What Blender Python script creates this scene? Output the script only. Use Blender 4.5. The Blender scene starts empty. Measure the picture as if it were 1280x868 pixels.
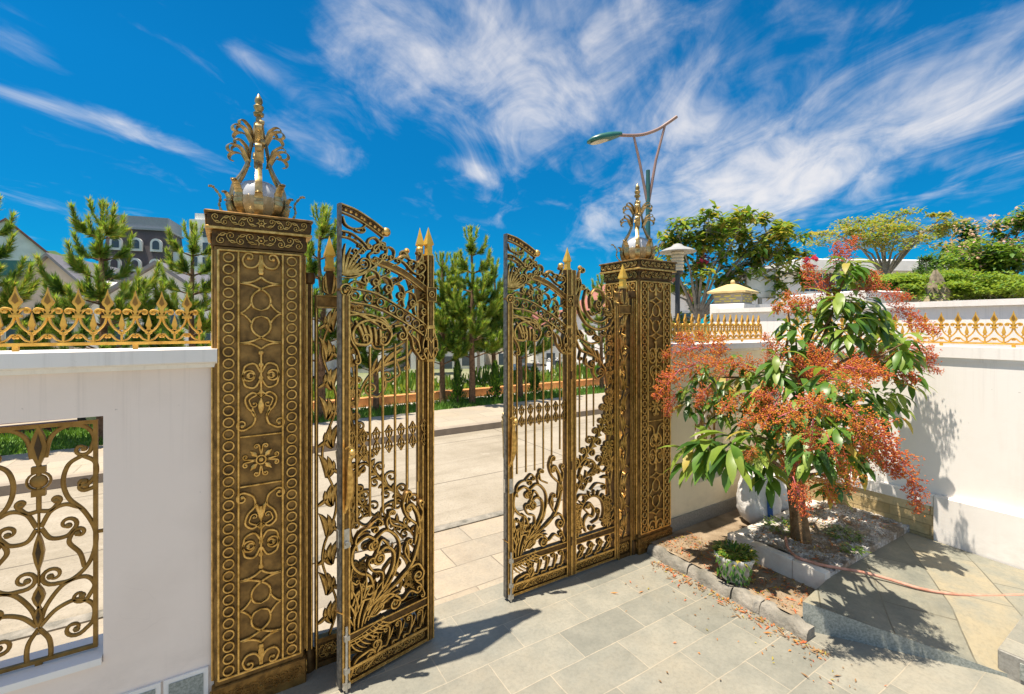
import bpy, math, random
from mathutils import Vector, Matrix
R = math.radians
rnd = random.Random(7)
SC = bpy.context.scene
COL = SC.collection

# ------------------------------------------------------------------ camera frame (used to place things on the ground plan)
CH, F = 1.9, 569.0
A = R(58.0)
DX, DY = math.cos(A), math.sin(A)
RX, RY = math.sin(A), -math.cos(A)
def dirv(u, v=408):
    s = (u - 640) / F; t = (408 - v) / F
    return Vector((DX + s * RX, DY + s * RY, t))
def pD(u, v, D): return Vector((0, 0, CH)) + dirv(u, v) * D
def pG(u, v, z=0.0): return pD(u, v, F * (CH - z) / (v - 408))
def pY(u, v, Y): d = dirv(u, v); return Vector((0, 0, CH)) + d * (Y / d.y)
def pX(u, v, X): d = dirv(u, v); return Vector((0, 0, CH)) + d * (X / d.x)

# ------------------------------------------------------------------ materials
MATS = {}
def nmat(name):
    m = bpy.data.materials.new(name); m.use_nodes = True
    nt = m.node_tree; b = nt.nodes['Principled BSDF']
    MATS[name] = m
    return m, nt, b
def N(nt, t, **kw):
    n = nt.nodes.new(t)
    for k, v in kw.items():
        if k in n.inputs: n.inputs[k].default_value = v
        else: setattr(n, k, v)
    return n
def pos(nt, scale=(1, 1, 1), rot=0.0, obj=False):
    if obj: g = N(nt, 'ShaderNodeTexCoord').outputs['Object']
    else: g = N(nt, 'ShaderNodeNewGeometry').outputs['Position']
    mp = N(nt, 'ShaderNodeMapping'); nt.links.new(g, mp.inputs[0])
    mp.inputs['Scale'].default_value = scale; mp.inputs['Rotation'].default_value = (0, 0, rot)
    return mp.outputs[0]
def noise(nt, vec, scale, detail=4, rough=.55, dist=0.0):
    n = N(nt, 'ShaderNodeTexNoise'); nt.links.new(vec, n.inputs['Vector'])
    n.inputs['Scale'].default_value = scale; n.inputs['Detail'].default_value = detail
    n.inputs['Roughness'].default_value = rough; n.inputs['Distortion'].default_value = dist
    return n.outputs['Fac']
def ramp(nt, fac, stops):
    r = N(nt, 'ShaderNodeValToRGB'); nt.links.new(fac, r.inputs[0])
    e = r.color_ramp.elements
    while len(e) < len(stops): e.new(.5)
    for el, (p, c) in zip(e, stops):
        el.position = p; el.color = (*c, 1) if len(c) == 3 else c
    return r.outputs[0]
def mix(nt, fac, a, b, mode='MIX'):
    m = N(nt, 'ShaderNodeMix', data_type='RGBA', blend_type=mode)
    for s, i in ((fac, 0), (a, 6), (b, 7)):
        if hasattr(s, 'links'): nt.links.new(s, m.inputs[i])
        elif i == 0: m.inputs[0].default_value = s
        else: m.inputs[i].default_value = (*s, 1)
    return m.outputs[2]
def bump(nt, b, h, strength=.3, dist=.01):
    n = N(nt, 'ShaderNodeBump'); nt.links.new(h, n.inputs['Height'])
    n.inputs['Strength'].default_value = strength; n.inputs['Distance'].default_value = dist
    nt.links.new(n.outputs[0], b.inputs['Normal'])
def noisy(name, c1, c2, scale=8, rough=.8, metal=0.0, bmp=.0, detail=5, lo=.35, hi=.65, obj=True, spec=.5, bscale=None, bd=.01):
    m, nt, b = nmat(name)
    v = pos(nt, obj=obj)
    f = noise(nt, v, scale, detail)
    nt.links.new(ramp(nt, f, [(lo, c1), (hi, c2)]), b.inputs['Base Color'])
    b.inputs['Roughness'].default_value = rough; b.inputs['Metallic'].default_value = metal
    b.inputs['Specular IOR Level'].default_value = spec
    if bmp: bump(nt, b, noise(nt, v, bscale or scale * 3, 6), bmp, bd)
    return m
GOLD = noisy('antique_gold', (.47, .265, .06), (.88, .55, .17), 38, .38, .75, .15, bscale=120, bd=.002)
BRNZ = noisy('dark_bronze', (.055, .028, .008), (.16, .085, .024), 25, .5, .6, .15, bscale=150, bd=.002)
MIDB = noisy('mid_bronze', (.14, .073, .018), (.31, .17, .045), 30, .48, .65, .15, bscale=130, bd=.002)
SHAFT = noisy('worn_bronze_plate', (.115, .061, .017), (.32, .18, .052), 14, .5, .6, .15, bscale=120, bd=.002)
SPIKE = noisy('bright_gold_paint', (.66, .38, .05), (.80, .52, .09), 14, .35, .35, .05)
RAILG = noisy('rail_gold_paint', (.52, .27, .035), (.78, .46, .08), 22, .4, .3, .1)
RAILD = noisy('rail_brown_paint', (.16, .08, .015), (.34, .18, .03), 22, .5, .3)
GRILG = noisy('grille_bronze_paint', (.22, .115, .02), (.36, .20, .045), 20, .42, .4)
GRILD = noisy('grille_dark_edge', (.05, .03, .012), (.10, .055, .018), 20, .5, .4)
IRON = noisy('grey_iron', (.10, .10, .10), (.24, .23, .21), 40, .5, .8)
STEEL = noisy('steel', (.42, .41, .38), (.6, .58, .55), 30, .35, .9)
LAMPG = noisy('weathered_brass', (.22, .155, .065), (.56, .42, .20), 24, .34, .8, .1)
def plaster(name, base, dirt, z0=.0, stain=.35):
    m, nt, b = nmat(name)
    v = pos(nt)
    f = noise(nt, v, 1.6, 7, .6); f2 = noise(nt, pos(nt, (9, 9, .7)), 1.0, 5, .6); f3 = noise(nt, v, 60, 3)
    c = mix(nt, ramp(nt, f, [(.45, (0, 0, 0)), (.8, (stain,) * 3)]), base, dirt)
    c = mix(nt, ramp(nt, f2, [(.56, (0, 0, 0)), (.85, (stain * .8,) * 3)]), c, dirt)
    c = mix(nt, ramp(nt, noise(nt, v, 26, 2), [(.76, (0, 0, 0)), (.80, (.5,) * 3)]), c, tuple(x * .45 for x in dirt))
    g_ = N(nt, 'ShaderNodeNewGeometry').outputs['Position']; sp = N(nt, 'ShaderNodeSeparateXYZ'); nt.links.new(g_, sp.inputs[0])
    lowm = N(nt, 'ShaderNodeMapRange'); nt.links.new(sp.outputs['Z'], lowm.inputs[0]); lowm.inputs[1].default_value = .42; lowm.inputs[2].default_value = .05
    him = N(nt, 'ShaderNodeMapRange'); nt.links.new(sp.outputs['Z'], him.inputs[0]); him.inputs[1].default_value = 1.1; him.inputs[2].default_value = 1.72
    st = noise(nt, pos(nt, (26, 26, .5)), 1.0, 6, .65)
    c = mix(nt, mix(nt, 1.0, ramp(nt, st, [(.52, (0, 0, 0)), (.72, (stain * .7,) * 3)]), him.outputs[0], 'MULTIPLY'), c, tuple(x * .62 for x in dirt))
    c = mix(nt, mix(nt, 1.0, ramp(nt, noise(nt, pos(nt, (5, 5, 9)), 1.0, 7, .7), [(.42, (0, 0, 0)), (.7, (stain * 1.3,) * 3)]), lowm.outputs[0], 'MULTIPLY'), c, tuple(x * .6 for x in dirt))
    vo = N(nt, 'ShaderNodeTexVoronoi', feature='DISTANCE_TO_EDGE'); vv_ = N(nt, 'ShaderNodeVectorMath', operation='ADD'); nt.links.new(v, vv_.inputs[0])
    nzc = N(nt, 'ShaderNodeTexNoise'); nt.links.new(v, nzc.inputs['Vector']); nzc.inputs['Scale'].default_value = 4; nt.links.new(nzc.outputs['Color'], vv_.inputs[1]); nt.links.new(vv_.outputs[0], vo.inputs['Vector']); vo.inputs['Scale'].default_value = .8
    ck = mix(nt, 1.0, ramp(nt, vo.outputs['Distance'], [(.0, (.08,) * 3), (.003, (0, 0, 0))]), ramp(nt, f, [(.5, (0, 0, 0)), (.6, (1, 1, 1))]), 'MULTIPLY')
    c = mix(nt, ck, c, tuple(x * .4 for x in dirt))
    nt.links.new(c, b.inputs['Base Color']); b.inputs['Roughness'].default_value = .75
    bump(nt, b, f3, .12, .004)
    return m
WHITE = plaster('white_plaster', (.87, .745, .66), (.66, .54, .46), .0, .5)
WHITE2 = plaster('white_trim_plaster', (.85, .81, .77), (.62, .55, .48), .0, .4)
CREAM = plaster('cream_plaster', (.92, .79, .56), (.70, .57, .40), .0, .45)
def tiles(name, cols, mortar, w, h, mw, rot=0, rough=.55, var=.5, bmp=.4, wet=.0, vec=None, stain=(.5, .38, .24)):
    m, nt, b = nmat(name)
    v = vec(nt) if vec else pos(nt, rot=rot)
    vd = N(nt, 'ShaderNodeVectorMath', operation='ADD'); nt.links.new(v, vd.inputs[0])
    nz = N(nt, 'ShaderNodeTexNoise'); nt.links.new(v, nz.inputs['Vector']); nz.inputs['Scale'].default_value = 3.0
    sc = N(nt, 'ShaderNodeVectorMath', operation='SCALE'); nt.links.new(nz.outputs['Color'], sc.inputs[0]); sc.inputs['Scale'].default_value = .02
    nt.links.new(sc.outputs[0], vd.inputs[1]); vv = vd.outputs[0]
    br = N(nt, 'ShaderNodeTexBrick'); nt.links.new(vv, br.inputs['Vector'])
    br.inputs['Scale'].default_value = 1; br.inputs['Brick Width'].default_value = w; br.inputs['Row Height'].default_value = h
    br.inputs['Mortar Size'].default_value = mw; br.inputs['Mortar Smooth'].default_value = .3; br.inputs['Bias'].default_value = 0
    br.inputs['Color1'].default_value = (0, 0, 0, 1); br.inputs['Color2'].default_value = (1, 1, 1, 1); br.inputs['Mortar'].default_value = (.5, .5, .5, 1)
    f = noise(nt, v, 5, 7, .65); f2 = noise(nt, v, 1.1, 5, .6); f3 = noise(nt, v, 45, 5, .7)
    s = N(nt, 'ShaderNodeMath', operation='MULTIPLY_ADD'); nt.links.new(br.outputs['Color'], s.inputs[0]); s.inputs[1].default_value = var; nt.links.new(f, s.inputs[2])
    s2 = N(nt, 'ShaderNodeMath', operation='SUBTRACT'); nt.links.new(s.outputs[0], s2.inputs[0]); s2.inputs[1].default_value = var / 2
    n = len(cols)
    c = ramp(nt, s2.outputs[0], [(.25 + .5 * i / (n - 1), cc) for i, cc in enumerate(cols)])
    c = mix(nt, ramp(nt, f2, [(.48, (0, 0, 0)), (.72, (.55,) * 3)]), c, stain)
    c = mix(nt, ramp(nt, f3, [(.3, (.25,) * 3), (.55, (0, 0, 0))]), c, tuple(x * .45 for x in cols[0]))
    mf = mix(nt, ramp(nt, f, [(.3, (.25,) * 3), (.6, (1, 1, 1))]), (0, 0, 0), br.outputs['Fac'])
    c = mix(nt, mf, c, mortar)
    nt.links.new(c, b.inputs['Base Color']); b.inputs['Roughness'].default_value = rough
    hh = N(nt, 'ShaderNodeMath', operation='MULTIPLY_ADD'); nt.links.new(br.outputs['Fac'], hh.inputs[0]); hh.inputs[1].default_value = -.8; nt.links.new(f3, hh.inputs[2])
    bump(nt, b, hh.outputs[0], bmp, .006)
    return m
SLATE = tiles('slate_paving', [(.185, .185, .157), (.235, .23, .193), (.295, .28, .23)], (.38, .33, .25), .50, .25, .0032, var=.34, stain=(.35, .295, .21))
RAMPM = tiles('ramp_slate', [(.15, .155, .13), (.23, .225, .18), (.32, .275, .185)], (.10, .09, .06), .62, .36, .005, rot=R(-30), stain=(.33, .275, .175))
PAVER = tiles('beige_pavers', [(.27, .235, .185), (.34, .295, .23), (.40, .335, .25)], (.17, .145, .11), .62, .33, .006, stain=(.52, .40, .27))
def roadmat():
    m, nt, b = nmat('pale_concrete_road'); v = pos(nt)
    f = noise(nt, v, .9, 8, .65); f2 = noise(nt, pos(nt, (.35, 2.6, 1)), 1.5, 6, .6); f3 = noise(nt, v, 55, 5, .7); f4 = noise(nt, v, 3.2, 7, .7, 1.2)
    c = ramp(nt, f, [(.32, (.255, .22, .165)), (.5, (.315, .275, .215)), (.68, (.375, .33, .265))])
    c = mix(nt, ramp(nt, f2, [(.50, (0, 0, 0)), (.68, (.5,) * 3)]), c, (.20, .17, .125))
    c = mix(nt, ramp(nt, f4, [(.58, (0, 0, 0)), (.66, (.45,) * 3)]), c, (.40, .36, .30))
    c = mix(nt, ramp(nt, f3, [(.34, (.4,) * 3), (.5, (0, 0, 0))]), c, (.14, .12, .09))
    br = N(nt, 'ShaderNodeTexBrick', offset=0.0); nt.links.new(v, br.inputs['Vector'])
    br.inputs['Scale'].default_value = 1; br.inputs['Brick Width'].default_value = 4.2; br.inputs['Row Height'].default_value = 1.72; br.inputs['Mortar Size'].default_value = .012; br.inputs['Mortar Smooth'].default_value = .4
    c = mix(nt, br.outputs['Fac'], c, (.13, .11, .085))
    nt.links.new(c, b.inputs['Base Color']); b.inputs['Roughness'].default_value = .9; bump(nt, b, f3, .3, .008)
    return m
ROADM = roadmat()
FARPV = tiles('far_pavement_tiles', [(.36, .31, .25), (.42, .37, .29)], (.28, .24, .18), .8, .4, .01)
SOIL = noisy('soil_strip', (.17, .12, .075), (.36, .285, .20), 7, .95, 0, .6, 8, .3, .7, False, .2, 60, .02)
def groundmat():
    m, nt, b = nmat('bare_ground'); v = pos(nt)
    f = noise(nt, v, .5, 8); f2 = noise(nt, v, .06, 6, .6); fine = noise(nt, v, 3.0, 6, .7)
    c = ramp(nt, f, [(.3, (.28, .235, .17)), (.7, (.41, .355, .275))])
    gr = ramp(nt, fine, [(.3, (.045, .085, .02)), (.7, (.12, .19, .05))])
    sp = N(nt, 'ShaderNodeSeparateXYZ'); nt.links.new(v, sp.inputs[0])
    mr = N(nt, 'ShaderNodeMapRange'); nt.links.new(sp.outputs['Y'], mr.inputs[0]); mr.inputs[1].default_value = 34; mr.inputs[2].default_value = 60
    mx = N(nt, 'ShaderNodeMapRange'); nt.links.new(sp.outputs['X'], mx.inputs[0]); mx.inputs[1].default_value = -9; mx.inputs[2].default_value = -20
    ad = N(nt, 'ShaderNodeMath', operation='MAXIMUM'); nt.links.new(mr.outputs[0], ad.inputs[0]); nt.links.new(mx.outputs[0], ad.inputs[1])
    k = mix(nt, 1.0, ad.outputs[0], ramp(nt, f2, [(.30, (.25,) * 3), (.45, (1, 1, 1))]), 'MULTIPLY')
    c = mix(nt, k, c, gr); nt.links.new(c, b.inputs['Base Color']); b.inputs['Roughness'].default_value = .95
    return m
GRND = groundmat()
GRNT = noisy('granite_green_grey', (.19, .21, .19), (.36, .38, .35), 90, .45, 0, .05, 6, .35, .65)
GRNT2 = noisy('granite_skirting', (.22, .21, .19), (.31, .30, .27), 60, .55, 0, .05, 6, .35, .65)
KERBW = noisy('white_kerb_stone', (.58, .50, .42), (.78, .72, .64), 6, .8, 0, .25, 7, .3, .6, False, .3, 60)
ROUGHK = noisy('rough_kerb_stone', (.13, .125, .105), (.34, .31, .265), 9, .9, 0, .8, 7, .3, .7, False, .3, 25, .02)
def gravelmat():
    m, nt, b = nmat('white_gravel'); v = pos(nt)
    f = noise(nt, v, 55, 4, .6); big = noise(nt, v, 4.5, 6, .65)
    c = ramp(nt, f, [(.35, (.30, .28, .255)), (.6, (.68, .66, .63))])
    c = mix(nt, ramp(nt, big, [(.46, (0, 0, 0)), (.58, (.9,) * 3)]), c, mix(nt, f, (.14, .10, .06), (.34, .26, .17)))
    nt.links.new(c, b.inputs['Base Color']); b.inputs['Roughness'].default_value = .9; bump(nt, b, f, .9, .02)
    return m
GRAVEL = gravelmat()
def bandvec(nt):
    g = N(nt, 'ShaderNodeNewGeometry').outputs['Position']
    sp = N(nt, 'ShaderNodeSeparateXYZ'); nt.links.new(g, sp.inputs[0])
    cb = N(nt, 'ShaderNodeCombineXYZ'); nt.links.new(sp.outputs['Y'], cb.inputs['X']); nt.links.new(sp.outputs['Z'], cb.inputs['Y']); nt.links.new(sp.outputs['X'], cb.inputs['Z'])
    return cb.outputs[0]
BAND = tiles('yellow_cut_stone', [(.50, .36, .15), (.66, .50, .25), (.74, .61, .36)], (.34, .24, .11), .55, .085, .005, bmp=1.0, var=.6, vec=bandvec)
BARK = noisy('brown_bark', (.13, .075, .035), (.30, .19, .10), 22, .9, 0, .8, 7, .3, .7, True, .2, 40, .02)
BARKG = noisy('grey_bark', (.20, .17, .14), (.38, .33, .27), 14, .9, 0, .5)
PBARK = noisy('pine_bark', (.10, .055, .03), (.24, .14, .08), 14, .95, 0, .8)
def leafm(name, c1, c2, rough=.45, tr=.35, scale=5):
    m, nt, b = nmat(name)
    f = noise(nt, pos(nt, obj=True), scale, 3)
    c = ramp(nt, f, [(.35, c1), (.65, c2)])
    nt.links.new(c, b.inputs['Base Color']); b.inputs['Roughness'].default_value = rough
    t = N(nt, 'ShaderNodeBsdfTranslucent'); nt.links.new(mix(nt, .5, c, (min(1, c2[0] * 2.2), min(1, c2[1] * 1.9), c2[2] * .8)), t.inputs[0])
    ms = N(nt, 'ShaderNodeMixShader'); ms.inputs[0].default_value = tr
    nt.links.new(b.outputs[0], ms.inputs[1]); nt.links.new(t.outputs[0], ms.inputs[2])
    nt.links.new(ms.outputs[0], nt.nodes['Material Output'].inputs[0])
    return m
LG1 = leafm('leaf_deep_green', (.03, .085, .015), (.06, .15, .025), .35)
LG2 = leafm('leaf_mid_green', (.065, .155, .02), (.13, .26, .035), .38)
LG3 = leafm('leaf_lime', (.16, .26, .03), (.27, .36, .06), .4)
LG4 = leafm('leaf_yellow', (.36, .30, .05), (.50, .40, .08), .5)
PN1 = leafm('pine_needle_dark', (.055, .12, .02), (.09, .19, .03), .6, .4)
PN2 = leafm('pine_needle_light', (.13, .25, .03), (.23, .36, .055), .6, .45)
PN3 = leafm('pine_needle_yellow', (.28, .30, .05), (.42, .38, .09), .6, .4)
FL1 = leafm('flower_orange', (.62, .18, .025), (.76, .30, .05), .7, .4, 30)
FL2 = leafm('flower_red_pink', (.60, .12, .05), (.74, .22, .09), .7, .4, 30)
FL3 = leafm('flower_golden', (.68, .31, .035), (.80, .44, .07), .7, .4, 30)
FLP = leafm('blossom_pink', (.60, .30, .28), (.75, .48, .42), .7, .3, 30)
FLM = leafm('flower_magenta', (.45, .03, .09), (.62, .06, .16), .6, .3, 30)
STEMP = noisy('pink_stem', (.42, .08, .10), (.60, .16, .16), 12, .6)
GRASS = leafm('grass_blades', (.07, .17, .02), (.16, .30, .04), .7, .3)
GRASSB = noisy('grass_base', (.06, .13, .02), (.12, .22, .035), 6, .95)
HILLG = noisy('hill_green', (.025, .06, .015), (.07, .13, .03), .25, .95, obj=False)
ORKERB = noisy('orange_brick_kerb', (.50, .20, .06), (.66, .30, .10), 5, .8)
def flat(name, c, rough=.6, metal=0, **k): return noisy(name, tuple(x * .88 for x in c), tuple(min(1, x * 1.08) for x in c), k.pop('scale', 6), rough, metal, **k)
ROOFR = flat('red_roof', (.33, .12, .09), .7, scale=2)
ROOFG = flat('green_roof', (.03, .13, .12), .4)
ROOFS = flat('slate_roof', (.20, .19, .21), .7)
MANS = flat('mansard_tiles', (.085, .07, .075), .7)
FARW = flat('far_white_wall', (.78, .76, .73), .8, scale=1)
FARP = flat('far_pink_wall', (.66, .50, .42), .8, scale=1)
FARB = flat('far_beige_wall', (.58, .50, .40), .8, scale=1)
GLASS = flat('dark_window_glass', (.05, .075, .10), .12)
CARR = flat('red_car_paint', (.45, .02, .03), .2)
CARD = flat('dark_car_paint', (.04, .05, .06), .2)
CARW = flat('white_bodywork', (.75, .75, .74), .25)
RUB = flat('rubber', (.02, .02, .02), .8)
TEAL = flat('teal_pole_paint', (.03, .12, .12), .4)
TEALH = flat('teal_lamp_housing', (.015, .12, .10), .35)
ARMW = flat('pinkish_arm_paint', (.30, .19, .165), .35)
LENS = flat('lamp_lens', (.56, .50, .38), .25)
HOSE = noisy('hose_rubber', (.46, .20, .13), (.60, .30, .22), 20, .5)
SACKM = noisy('white_woven_sack', (.62, .60, .58), (.82, .80, .78), 10, .55, 0, .5, 5, .3, .7, True, .5, 30, .02)
BLUE = flat('sack_blue_print', (.02, .10, .33), .5)
SGREEN = flat('sack_green_print', (.12, .50, .14), .5)
SWHITE = flat('sack_white_print', (.85, .85, .85), .5)
POTM = noisy('weathered_white_pot', (.20, .20, .18), (.58, .57, .53), 9, .7, 0, .4, 7, .35, .55)
DARKP = flat('dark_paint', (.03, .035, .04), .5)
ZINC = flat('grey_shade_paint', (.36, .355, .34), .4)
YROOF = flat('yellow_roof_stone', (.62, .47, .22), .7)
STRIPE = flat('yellow_stripe', (.60, .50, .12), .7)
GRYST = flat('grey_stone', (.34, .31, .26), .8, scale=9)
ROCK = noisy('rockery', (.10, .08, .05), (.32, .26, .18), 9, .95, 0, .8)
def reflected_tone(name, c, rough, spec=.6):
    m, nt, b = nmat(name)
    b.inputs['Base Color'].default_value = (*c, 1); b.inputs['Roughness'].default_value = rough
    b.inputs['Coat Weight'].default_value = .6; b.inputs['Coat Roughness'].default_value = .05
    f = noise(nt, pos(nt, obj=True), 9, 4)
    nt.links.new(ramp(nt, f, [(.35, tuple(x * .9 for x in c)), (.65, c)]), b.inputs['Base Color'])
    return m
GLOBE1 = reflected_tone('globe_reflected_sky', (.50, .52, .56), .12)  # sky reflection on the glossy globe, painted as a grey colour
GLOBE2 = reflected_tone('globe_reflected_ground', (.62, .49, .29), .22)  # ground reflection on the same globe, painted as a cream colour

# ------------------------------------------------------------------ mesh builder
class MB:
    def __init__(s): s.v = []; s.f = []; s.m = []
    def add(s, v, f, m=0):
        o = len(s.v); s.v.extend(v)
        if isinstance(m, int): m = [m] * len(f)
        for q, k in zip(f, m): s.f.append(tuple(i + o for i in q)); s.m.append(k)
    def box(s, x0, x1, y0, y1, z0, z1, m=0):
        v = [(x, y, z) for z in (z0, z1) for y in (y0, y1) for x in (x0, x1)]
        s.add(v, [(0, 2, 3, 1), (4, 5, 7, 6), (0, 1, 5, 4), (2, 6, 7, 3), (0, 4, 6, 2), (1, 3, 7, 5)], m)
    def bbox(s, x0, x1, y0, y1, z0, z1, b=.008, m=0):     # box with chamfered vertical and top edges
        pts = []
        for (z, i) in ((z0, 0), (z1 - b, 0), (z1, b)):
            c = b
            xa, xb, ya, yb = x0 + i, x1 - i, y0 + i, y1 - i
            pts += [(xa + c, ya, z), (xb - c, ya, z), (xb, ya + c, z), (xb, yb - c, z), (xb - c, yb, z), (xa + c, yb, z), (xa, yb - c, z), (xa, ya + c, z)]
        f = [tuple(range(7, -1, -1)), tuple(range(16, 24))]
        for r in (0, 8):
            for k in range(8): f.append((r + k, r + (k + 1) % 8, r + 8 + (k + 1) % 8, r + 8 + k))
        s.add(pts, f, m)
    def prism(s, pts, y0, y1, m=0, plane='xz'):
        n = len(pts)
        if plane == 'xz': v = [(x, y0, z) for x, z in pts] + [(x, y1, z) for x, z in pts]
        elif plane == 'xy': v = [(x, z, y0) for x, z in pts] + [(x, z, y1) for x, z in pts]
        else: v = [(y0, x, z) for x, z in pts] + [(y1, x, z) for x, z in pts]
        s.add(v, [tuple(range(n)), tuple(range(2 * n - 1, n - 1, -1))] + [(i, i + n, (i + 1) % n + n, (i + 1) % n) for i in range(n)], m)
    def tube(s, P, r, n=8, m=0, cap=True):
        P = [Vector(p) for p in P]
        if not hasattr(r, '__len__'): r = [r] * len(P)
        up = Vector((0, 0, 1)); prev = None; v = []; f = []
        for i, p in enumerate(P):
            t = (P[min(i + 1, len(P) - 1)] - P[max(i - 1, 0)])
            if t.length < 1e-9: t = Vector((0, 0, 1))
            t.normalize()
            if prev is None:
                a = t.cross(up)
                if a.length < .05: a = t.cross(Vector((1, 0, 0)))
            else: a = prev - t * prev.dot(t)
            if a.length < 1e-6: a = t.orthogonal()
            a.normalize(); b = t.cross(a); prev = a
            for k in range(n):
                w = 2 * math.pi * k / n
                v.append(tuple(p + (a * math.cos(w) + b * math.sin(w)) * r[i]))
        for i in range(len(P) - 1):
            for k in range(n): f.append((i * n + k, i * n + (k + 1) % n, (i + 1) * n + (k + 1) % n, (i + 1) * n + k))
        if cap: f.append(tuple(range(n - 1, -1, -1))); f.append(tuple((len(P) - 1) * n + k for k in range(n)))
        s.add(v, f, m)
    def lathe(s, prof, c=(0, 0, 0), n=16, m=0, sy=1.0):
        v = []; f = []
        for r, z in prof:
            for k in range(n):
                w = 2 * math.pi * k / n
                v.append((c[0] + r * math.cos(w), c[1] + r * math.sin(w) * sy, c[2] + z))
        for i in range(len(prof) - 1):
            for k in range(n): f.append((i * n + k, i * n + (k + 1) % n, (i + 1) * n + (k + 1) % n, (i + 1) * n + k))
        f.append(tuple(range(n - 1, -1, -1))); f.append(tuple((len(prof) - 1) * n + k for k in range(n)))
        s.add(v, f, m)
    def ball(s, c, r, m=0, n=8, sy=1.0):
        k = max(3, n // 2)
        s.lathe([(max(1e-4, r * math.sin(math.pi * i / k)), -r * math.cos(math.pi * i / k)) for i in range(k + 1)], c, n, m, sy)
    # flat bar following a 2-D path in the x-z plane; eight-sided section so that it has a raised ridge
    def bar(s, P, w, t, y=0.0, m=(0, 0, 1), closed=False):
        n = len(P)
        if not hasattr(w, '__len__'): w = [w] * n
        v = []; f = []; mm = []
        sec = [(-1, -.45), (-.50, -1), (.50, -1), (1, -.45), (1, .45), (.50, 1), (-.50, 1), (-1, .45)]
        for i in range(n):
            if closed: a, b = P[i - 1], P[(i + 1) % n]
            else: a, b = P[max(0, i - 1)], P[min(n - 1, i + 1)]
            dx, dz = b[0] - a[0], b[1] - a[1]; L = math.hypot(dx, dz) or 1
            nx, nz = -dz / L, dx / L
            for (q, d) in sec:
                v.append((P[i][0] + nx * q * w[i] / 2, y + d * t / 2, P[i][1] + nz * q * w[i] / 2))
        mk = [m[1], m[0], m[1], m[2], m[1], m[0], m[1], m[2]]
        for i in range(n if closed else n - 1):
            j = (i + 1) % n
            for k in range(8): f.append((i * 8 + k, j * 8 + k, j * 8 + (k + 1) % 8, i * 8 + (k + 1) % 8)); mm.append(mk[k])
        if not closed:
            f.append(tuple(range(8))); f.append(tuple((n - 1) * 8 + k for k in range(7, -1, -1))); mm += [m[2], m[2]]
        s.add(v, f, mm)
    def ring(s, c, r, w, t, y=0, m=(0, 0, 1), n=16, sx=1.0):
        s.bar([(c[0] + r * sx * math.cos(2 * math.pi * k / n), c[1] + r * math.sin(2 * math.pi * k / n)) for k in range(n)], w, t, y, m, True)
    def obj(s, name, mats, parent=None, loc=(0, 0, 0), rot=(0, 0, 0), sharp=38):
        me = bpy.data.meshes.new(name)
        me.from_pydata(s.v, [], s.f)
        if not isinstance(mats, (list, tuple)): mats = [mats]
        for mt in mats: me.materials.append(mt)
        me.polygons.foreach_set('material_index', s.m)
        me.polygons.foreach_set('use_smooth', [True] * len(s.f))
        me.update()
        if sharp is not None: me.set_sharp_from_angle(angle=R(sharp))
        o = bpy.data.objects.new(name, me); COL.objects.link(o)
        o.parent = parent; o.location = loc; o.rotation_euler = rot
        return o
def tag(o, label, cat, group=None, kind='thing'):
    o['label'] = label; o['category'] = cat; o['kind'] = kind
    if group: o['group'] = group
    return o
def thing(name, label, cat, loc=(0, 0, 0), rz=0.0, group=None):
    o = bpy.data.objects.new(name, None); COL.objects.link(o)
    o.location = loc; o.rotation_euler = (0, 0, rz); o.empty_display_size = .2
    return tag(o, label, cat, group)
def struct(o): o['kind'] = 'structure'; return o
def stuff(o, label, cat): return tag(o, label, cat, None, 'stuff')
def dup(root, loc=None, rz=None, label=None, sc=None):
    def cp(o, par):
        c = o.copy(); COL.objects.link(c); c.parent = par
        for ch in o.children: cp(ch, c)
        return c
    r = cp(root, root.parent)
    if loc is not None: r.location = loc
    if rz is not None: r.rotation_euler = (0, 0, rz)
    if label: r['label'] = label
    if sc: r.scale = (sc, sc, sc) if not hasattr(sc, '__len__') else sc
    return r

# ------------------------------------------------------------------ 2-D curves
def cr(P, n=6):
    P = [tuple(p) for p in P]
    if len(P) < 3: return [tuple(P[0][i] + (P[-1][i] - P[0][i]) * k / n for i in (0, 1)) for k in range(n + 1)]
    Q = [tuple(2 * P[0][i] - P[1][i] for i in (0, 1))] + P + [tuple(2 * P[-1][i] - P[-2][i] for i in (0, 1))]
    out = []
    for i in range(1, len(Q) - 2):
        p0, p1, p2, p3 = Q[i - 1:i + 3]
        for k in range(n):
            t = k / n
            out.append(tuple(.5 * (2 * p1[j] + (p2[j] - p0[j]) * t + (2 * p0[j] - 5 * p1[j] + 4 * p2[j] - p3[j]) * t * t + (3 * p1[j] - p0[j] - 3 * p2[j] + p3[j]) * t ** 3) for j in (0, 1)))
    out.append(P[-1]); return out
def curl(p, h, sg, r, turns=1.1, n=None):
    n = n or int(14 * turns) + 2
    out = []; x, z = p
    for i in range(n):
        rr = r * (1 - .78 * (i + .5) / n); th = 2 * math.pi * turns / n
        h += sg * th / 2; x += rr * th * math.cos(h); z += rr * th * math.sin(h); h += sg * th / 2
        out.append((x, z))
    return out
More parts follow.
